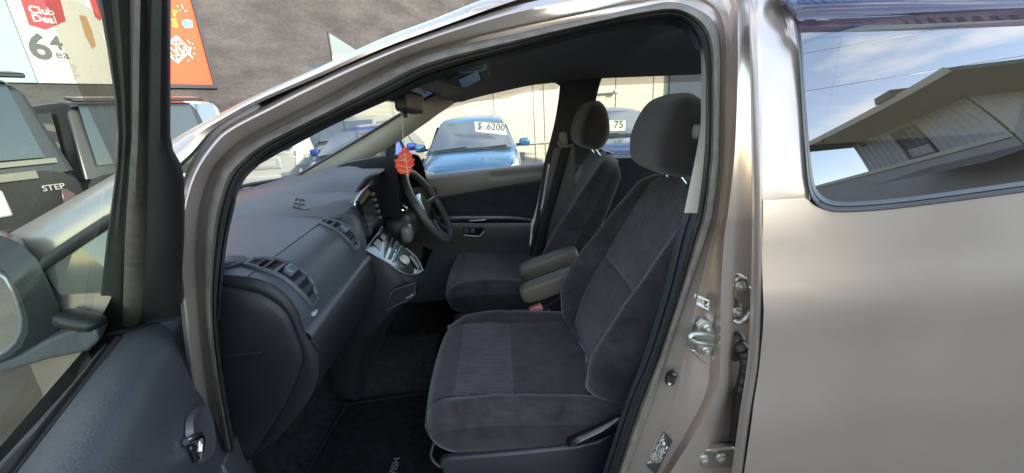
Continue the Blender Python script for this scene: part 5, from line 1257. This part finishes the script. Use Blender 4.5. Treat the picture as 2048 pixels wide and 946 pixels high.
for q in ((ws0, ws0 + .06, wz0, wz1), (ws1 - .06, ws1, wz0, wz1), (ws0 + .06, ws1 - .06, wz0, wz0 + .06), (ws0 + .06, ws1 - .06, wz1 - .06, wz1), (ws0 + .06, ws1 - .06, wz0 + .50, wz0 + .56)):
    wdw.add(g_prism([HW(q[0], q[2], .03), HW(q[1], q[2], .03), HW(q[1], q[3], .03), HW(q[0], q[3], .03)], hn * .05))
wd_ = wdw.build('window', mat('window_dark_frame', (.03, .032, .036), .4), ho_, smooth=False)
mk('upper_pane', [HW(ws0, wz0 + .5, .045), HW(ws1, wz0 + .5, .045), HW(ws1, wz1, .045), HW(ws0, wz1, .045)], [(0, 1, 2, 3)], mat('house_glass', (.025, .032, .05), .3, 0, .4), wd_, smooth=False)
mk('lower_pane', [HW(ws0, wz0, .044), HW(ws1, wz0, .044), HW(ws1, wz0 + .5, .044), HW(ws0, wz0 + .5, .044)], [(0, 1, 2, 3)], mat('blind_grey', (.42, .42, .40), .6), wd_, smooth=False)
MB().add(g_rbox(HW(.42, 5.72, .06), (.07, .07, .05), .6)).build('outside_lamp', mat('lamp_dark', (.06, .06, .06), .4), ho_)
# lean-to roof of grey tiles in front of the lower wall
lt = []
for i in range(15): lt.append([HW(Lh - 2.2 + k * .16, 3.72 - i * .05, .02 + i * .10 + (.012 if (i + 0) % 2 else 0)) + V((0, 0, .014 if k % 2 else 0)) for k in range(20)])
loft('lean_to_roof', lt, mat('grey_tile', (.16, .16, .17), .6), ho_, smooth=False)
MB().add(g_prism([HW(Lh - .2, 6.19, ov - .45), HW(Lh + .35, 6.19, ov - .45), HW(Lh + .5, 6.42, ov - .45), HW(Lh - .05, 6.42, ov - .45)], hn * .55)).build('roof_cowl', mat('cowl_dark', (.09, .09, .10), .5), ho_, smooth=False)
for k, (dz, dd) in enumerate(((0, 0), (-1.5, 1.5))):
    pts = [V((2 + 1.0 * s, -9 - dd + .35 * s, 11.2 + dz - .9 * math.sin(math.pi * (s + 20) / 60))) for s in range(-20, 41, 4)]
    tag(MB().add(g_tube(pts, .014, 6)).build('power_line', RUBBER), ['thin black overhead wire, upper of the two mirrored in the rear window', 'thin black overhead wire, lower of the two mirrored in the rear window'][k], 'power line', 'overhead wires mirrored in the rear window')

# ---- parked cars
TYRE = mat('tyre_rubber', (.02, .02, .02), .8); RIM = mat('alloy', (.5, .5, .5), .35, .8); LAMP = mat('lamp_clear', (.6, .62, .64), .12, .2, .8); TAIL = mat('tail_lamp_red', (.22, .010, .012), .15, 0, .8)
def build_car(loc, rz, paint, L_, Wd, H, ref, label, group, van=False, plate=True, badge=False, spoiler=False, rear=False, roofm=None, lampm=None, glassm=None):
    """local: nose at y=0, tail at y=L_; loc is where the nose (or the tail, ref='tail') meets the ground"""
    dy = -L_ if ref == 'tail' else 0
    root = empty('parked_car', loc, rz, label=label, cat='car', group=group)
    hw = Wd / 2; belt = .97 if not van else 1.05
    T = lambda x, y, z: V((x, y + dy, z))
    if van: st = [(0, .66, .60), (.06, .80, .78), (.25, .92, .92), (.7, .98, 1.04), (1.0, 1, belt + .03), (L_ * .5, 1, belt), (L_ - .4, .99, belt), (L_ - .08, .96, belt), (L_, .92, belt - .02)]
    else: st = [(0, .62, .56), (.05, .76, .68), (.2, .88, .78), (.6, .96, .88), (1.0, .99, .95), (1.2, 1, belt), (L_ * .55, 1, belt), (L_ - .55, .98, belt + .02), (L_ - .15, .93, belt + .02), (L_, .86, belt - .06)]
    rows = []
    for y, k, zt in st:
        w_ = hw * k; lo = .24 if 0 < y < L_ else .34
        half = [(0, zt + .035), (w_ * .5, zt + .028), (w_ * .82, zt + .004), (w_ * .95, zt - .05), (w_, zt - .17), (w_ * 1.0, .52), (w_ * .97, .36), (w_ * .90, lo)]
        row = [T(-x, y, z) for x, z in half[::-1]] + [T(x, y, z) for x, z in half[1:]]
        rows.append(row)
    rows = [resample(r, 29) for r in rows]
    v, f = grid(rows); n = 29; f.append(tuple(range(n))); f.append(tuple((len(rows) - 1) * n + k for k in range(n))[::-1])
    body_ = mk('car_body', v, f, paint, root, local=True)
    # greenhouse
    if van: gp = [(.75, belt + .0, .93), (1.45, H - .14, .82), (1.75, H - .03, .80), (L_ * .55, H, .80), (L_ - .30, H - .03, .80), (L_ - .10, H - .10, .80), (L_ + .0, belt - .02, .90)]
    else: gp = [(1.02, belt - .02, .90), (1.72, H - .12, .74), (2.0, H - .035, .72), (2.5, H, .72), (L_ - .75, H - .04, .72), (L_ - .48, H - .10, .72), (L_ - .05, belt, .84)]
    rows = []
    for y, z, k in gp:
        w_ = hw * k; wb = hw * .95
        zz = max(z, belt)
        cr_ = [T(-wb, y if z <= belt + .01 else y, belt - .04), T(-w_ - (wb - w_) * .08, y, max(belt - .03, z - .10)), T(-w_ * .93, y, z - .02), T(-w_ * .5, y, z + .012), T(0, y, z + .02), T(w_ * .5, y, z + .012), T(w_ * .93, y, z - .02), T(w_ + (wb - w_) * .08, y, max(belt - .03, z - .10)), T(wb, y, belt - .04)]
        rows.append(cr_)
    mk('cabin', *grid(rows), roofm or paint, root, local=True, bevel=.045, seg=3)
    # glazing: windscreen, tail window, sides, all a touch proud and inset from the pillars
    def pane(name, quad, out):
        q = [p + out for p in quad]; c_ = sum(q, V()) / 4
        r = [[q[0].lerp(q[1], t).lerp(q[3].lerp(q[2], t), s) + out.normalized() * .022 * math.sin(math.pi * t) * math.sin(math.pi * min(1, .3 + s)) for t in [i / 8 for i in range(9)]] for s in (0, .33, .66, 1)]
        return mk(name, *grid(r), glassm or CARGLASS, root, local=True)
    (y0, z0, k0), (y1, z1, k1) = gp[0], gp[1]
    zs0 = z0 + .03 if not van else z0 + .06
    ws = pane('windscreen', [T(-hw * k0 * .93, y0 + .03, zs0), T(hw * k0 * .93, y0 + .03, zs0), T(hw * k1 * .90, y1 + .02, z1 + .005), T(-hw * k1 * .90, y1 + .02, z1 + .005)], V((0, -.028, .030)))
    (ya, za, ka), (yb, zb, kb) = gp[-2], gp[-1]
    tw = pane('tail_window', [T(-hw * kb * .82, yb - .03, belt + .10), T(hw * kb * .82, yb - .03, belt + .10), T(hw * ka * .86, ya + .02, za - .01), T(-hw * ka * .86, ya + .02, za - .01)], V((0, .05, .015)))
    for s_ in (-1, 1):
        zt_ = H - .16; kt = gp[3][2]
        ysd = (y1 + .05, L_ - (.75 if not van else .45)); mid = (ysd[0] + ysd[1]) / 2
        for i, (p0, p1, b0) in enumerate(((ysd[0], mid - .04, y0 + .55), (mid + .04, ysd[1], mid + .04))):
            q = [T(s_ * hw * .945, b0, belt + .02), T(s_ * hw * .945, p1 + (.12 if i else 0), belt + .02), T(s_ * hw * (kt + .035), p1, zt_), T(s_ * hw * (kt + .035), p0, zt_)]
            mk('side_window', [p + V((s_ * .012, 0, 0)) for p in q], [(0, 1, 2, 3)], CARGLASS, root, local=True, smooth=False)
        mm = MB().add(g_rbox(T(s_ * (hw + .11), y0 + .50, belt + .06), (.10, .05, .075), .6, 18, 10)).build('door_mirror', paint, root, local=True)
        MB().add(g_box(T(s_ * (hw + .0), y0 + .52, belt + .02), (.05, .02, .02))).build('mirror_foot', BLACK, mm, local=True)
        for yy in (.78, L_ - .72):
            wr = [[T(s_ * (hw - .20 + d), yy + r_ * math.cos(a_), .31 + r_ * math.sin(a_)) for a_ in [2 * math.pi * k / 28 for k in range(28)]] for d, r_ in ((0, .30), (.16, .315), (.205, .30), (.207, .21), (.19, .19))]
            wo_ = mk('wheel', *grid(wr, closed_v=True, cap=True), TYRE, root, local=True)
            mk('wheel_rim', *grid([[T(s_ * (hw - .008 + d), yy + r_ * math.cos(a_), .31 + r_ * math.sin(a_)) for a_ in [2 * math.pi * k / 20 for k in range(20)]] for d, r_ in ((0, .205), (.012, .19), (-.004, .06), (.006, .01))], closed_v=True), RIM, wo_, local=True)
        if not rear:
            hl = [T(s_ * hw * .42, .02, .70), T(s_ * hw * .78, .12, .80), T(s_ * hw * .90, .42, .86), T(s_ * hw * .93, .40, .74), T(s_ * hw * .80, .08, .66)]
            MB().add(g_prism([p + V((0, -.02, .015)) for p in hl], V((0, .05, -.02)))).build('headlight', LAMP, root, local=True, bevel=.008)
        else:
            zt0, zt1 = (.62, .86) if van else (.72, 1.05)
            MB().add(g_prism([T(s_ * hw * .93, L_ + .015, zt0), T(s_ * hw * .72, L_ + .03, zt0), T(s_ * hw * .76, L_ + .03 - (.02 if van else .05), zt1), T(s_ * hw * .90, L_ - .02, zt1)], V((0, -.08, 0)))).build('tail_lamp', lampm or TAIL, root, local=True, bevel=.008)
    if not rear:
        MB().add(g_box(T(0, -.004, .42), (hw * .45, .02, .09))).build('grille', BLACK, root, local=True, bevel=.01)
        MB().add(g_tube([T(-hw * .75, y0 - .02, z0 + .055), T(-.08, y0 + .005, z0 + .09)], .010, 6)).build('wiper', BLACK, root, local=True)
        MB().add(g_tube([T(.06, y0 - .02, z0 + .055), T(hw * .72, y0 + .01, z0 + .085)], .010, 6)).build('wiper', BLACK, root, local=True)
        MB().add(g_tube([T(-hw * k0 * .9, y0 - .02, z0 + .03), T(0, y0 - .05, z0 + .055), T(hw * k0 * .9, y0 - .02, z0 + .03)], .016, 6)).build('scuttle', BLACK, root, local=True)
        if badge:
            MB().add(g_tube(disc_pts(T(0, -.03, .64), V((1, 0, 0)), V((0, .2, .98)), 28, .085, .055), .011, 8, closed=True)).add(g_tube(cr_pts([T(-.075, -.03, .655), T(-.03, -.045, .655), T(0, -.05, .60), T(.03, -.045, .655), T(.075, -.03, .655)], 5), .010, 8)).build('badge', CHROME, root, local=True)
    else:
        if plate:
            MB().add(g_box(T(0, L_ + .005, .80), (.30, .02, .12))).build('plate_recess', mat('recess_pale', (.33, .35, .35), .4), root, local=True, bevel=.02)
            MB().add(g_box(T(0, L_ + .03, .80), (.18, .006, .06))).build('number_plate', mat('plate_white', (.42, .42, .40), .5), root, local=True, smooth=False)
        MB().add(g_rbox(T(0, L_ + .01, .42), (hw * .92, .10, .14), .4, 24, 12)).build('rear_bumper', paint, root, local=True)
        if spoiler:
            sp_ = MB()
            ya_, za_ = gp[-2][0], gp[-2][1]
            sp_.add(g_prism([T(-hw * .78, ya_ + .0, za_ + .06), T(hw * .78, ya_ + .0, za_ + .06), T(hw * .80, ya_ + .26, za_ + .02), T(-hw * .80, ya_ + .26, za_ + .02)], V((0, 0, .045)))); sp_.build('roof_spoiler', roofm or paint, root, local=True, bevel=.015)
        MB().add(g_tube([T(.0, L_ - .02, belt + .13), T(-.34, L_ - .02, belt + .20)], .012, 6)).build('rear_wiper', BLACK, root, local=True)
    return root, T, ws
BLUE = mat('bright_blue_paint', (.020, .105, .20), .22, .3, .5, .8); BLUE2 = mat('deep_blue_paint', (.010, .055, .30), .22, .35, .5, .8); NAVY = mat('navy_paint', (.015, .03, .09), .2, .3, .5, .8)
WHITEP = mat('white_paint', (.40, .41, .39), .25, 0, .5, .6); BLACKP = mat('black_paint', (.011, .011, .013), .3, 0, .4, .25); GREYP = mat('pale_silver_paint', (.32, .34, .34), .28, .4, .5, .5)
GRP = 'used cars parked across the yard'; VLAMP = mat('dark_lamp', (.05, .008, .01), .2, 0, .6); VGLASS = mat('van_glass', (.03, .042, .052), .12, .15, .6)
r1, T1, ws1 = build_car((-.46, 5.95, -.28), 0, BLUE, 3.9, 1.68, 1.52, 'nose', 'bright blue hatchback facing us with a price card in its windscreen', GRP)
build_car((-2.62, 6.55, -.28), 0, BLUE2, 3.9, 1.66, 1.47, 'nose', 'deep blue car seen through the far quarter window with a chrome badge on its nose', GRP, badge=True)
r3, T3, ws3 = build_car((2.42, 6.9, -.28), 0, NAVY, 3.9, 1.7, 1.50, 'nose', 'dark navy car seen between the two front headrests', GRP)
th_a = math.atan2(-.872, -.489)
va_, Ta, _ = build_car((-4.60, 3.45, 0), th_a, BLACKP, 4.5, 1.72, 1.93, 'tail', 'black van with its tailgate seen through the open door glass', GRP, van=True, rear=True, spoiler=True, lampm=VLAMP, glassm=VGLASS)
build_car((-4.78, 5.88, -.2), th_a, BLACKP, 4.2, 1.76, 2.0, 'tail', 'black car with a roof spoiler parked below the orange poster', GRP, van=True, rear=True, spoiler=True, lampm=VLAMP, glassm=VGLASS)
build_car((-6.4, 8.9, -.28), th_a, WHITEP, 4.4, 1.74, 2.22, 'tail', 'white van whose roof shows above the windscreen pillar', GRP, van=True, rear=True)
build_car((-5.05, 9.0, -.28), math.pi, WHITEP, 4.0, 1.72, 1.62, 'tail', 'white hatchback seen tail first through the lower corner of the windscreen', GRP, rear=True, lampm=LAMP)
build_car((-3.75, 9.2, -.28), 0, GREYP, 4.2, 1.72, 1.68, 'nose', 'pale silver people carrier facing us beyond the windscreen', GRP, van=True)
# van lettering and pale strip across its tailgate
VL = mat('chrome_letter', (.7, .7, .7), .2, .9)
text('tailgate_lettering', 'STEP', .075, Ta(-.53, 4.5 + .04, .86), V((-1, 0, 0)), V((0, 0, 1)), VL, None, .02).parent = va_
mbx = MB().add(g_box(Ta(0, 4.5 + .02, 1.13), (.70, .02, .022))).build('tailgate_strip', mat('pale_strip', (.16, .16, .14), .3, .3), va_, local=True, smooth=False)
MB().add(g_box(Ta(.12, 4.5 + .02, 1.02), (.66, .02, .035))).build('tailgate_strip', mat('bumper_reflection', (.11, .11, .095), .4), va_, local=True, smooth=False)  # lower bar: a pale reflection on the bumper, painted as a strip
# price cards behind the windscreens
def card(pxs, y, txt, label, off, size):
    pts = [P(a, b, y) for a, b in pxs]
    e = mk('price_card', *g_prism(pts, V((0, .004, 0))), mat('card_white', (.40, .45, .40), .5), None, smooth=False)
    tag(e, label, 'price card', 'price cards in the windscreens')
    r_, u_ = pts[1] - pts[0], pts[0] - pts[3]
    text('card_lettering', txt, size, pts[3] + r_ * off[0] + u_ * off[1] + V((0, -.002, 0)), r_, u_, INK, e, .01)
card([(949, 243), (1009, 248), (1014, 270), (951, 263)], 7.02, '$ .6200', 'white price card with dark figures in the bright blue car', (.06, .30), .155)
card([(1196, 241), (1251, 240), (1251, 262), (1196, 262)], 8.0, '   75', 'white price card glimpsed in the navy car between the headrests', (.25, .25), .20)
# small banner on a pole beyond the roof
bn = empty('sign_flag', PZ(655, 66, 2.9), label='small pale flag on a thin pole in front of the plaster wall', cat='flag')
Yb = 9.0
MB().add(g_tube([P(655, 62, Yb), P(664, 116, Yb), V((P(664,116,Yb).x, Yb, -.28))], .02, 8)).build('flag_pole', BLACK, bn)
MB().add(g_prism([P(658, 66, Yb), P(712, 100, Yb), P(700, 130, Yb), P(668, 140, Yb), P(664, 112, Yb)], V((0, .01, 0)))).build('flag_cloth', mat('pale_flag', (.22, .27, .27), .7), bn, smooth=False)
MB().add(g_prism([P(663.5, 112, Yb - .01), P(705, 108, Yb - .01), P(700, 130, Yb - .01), P(668, 140, Yb - .01)], V((0, .005, 0)))).build('flag_hem', WHITE, bn, smooth=False)
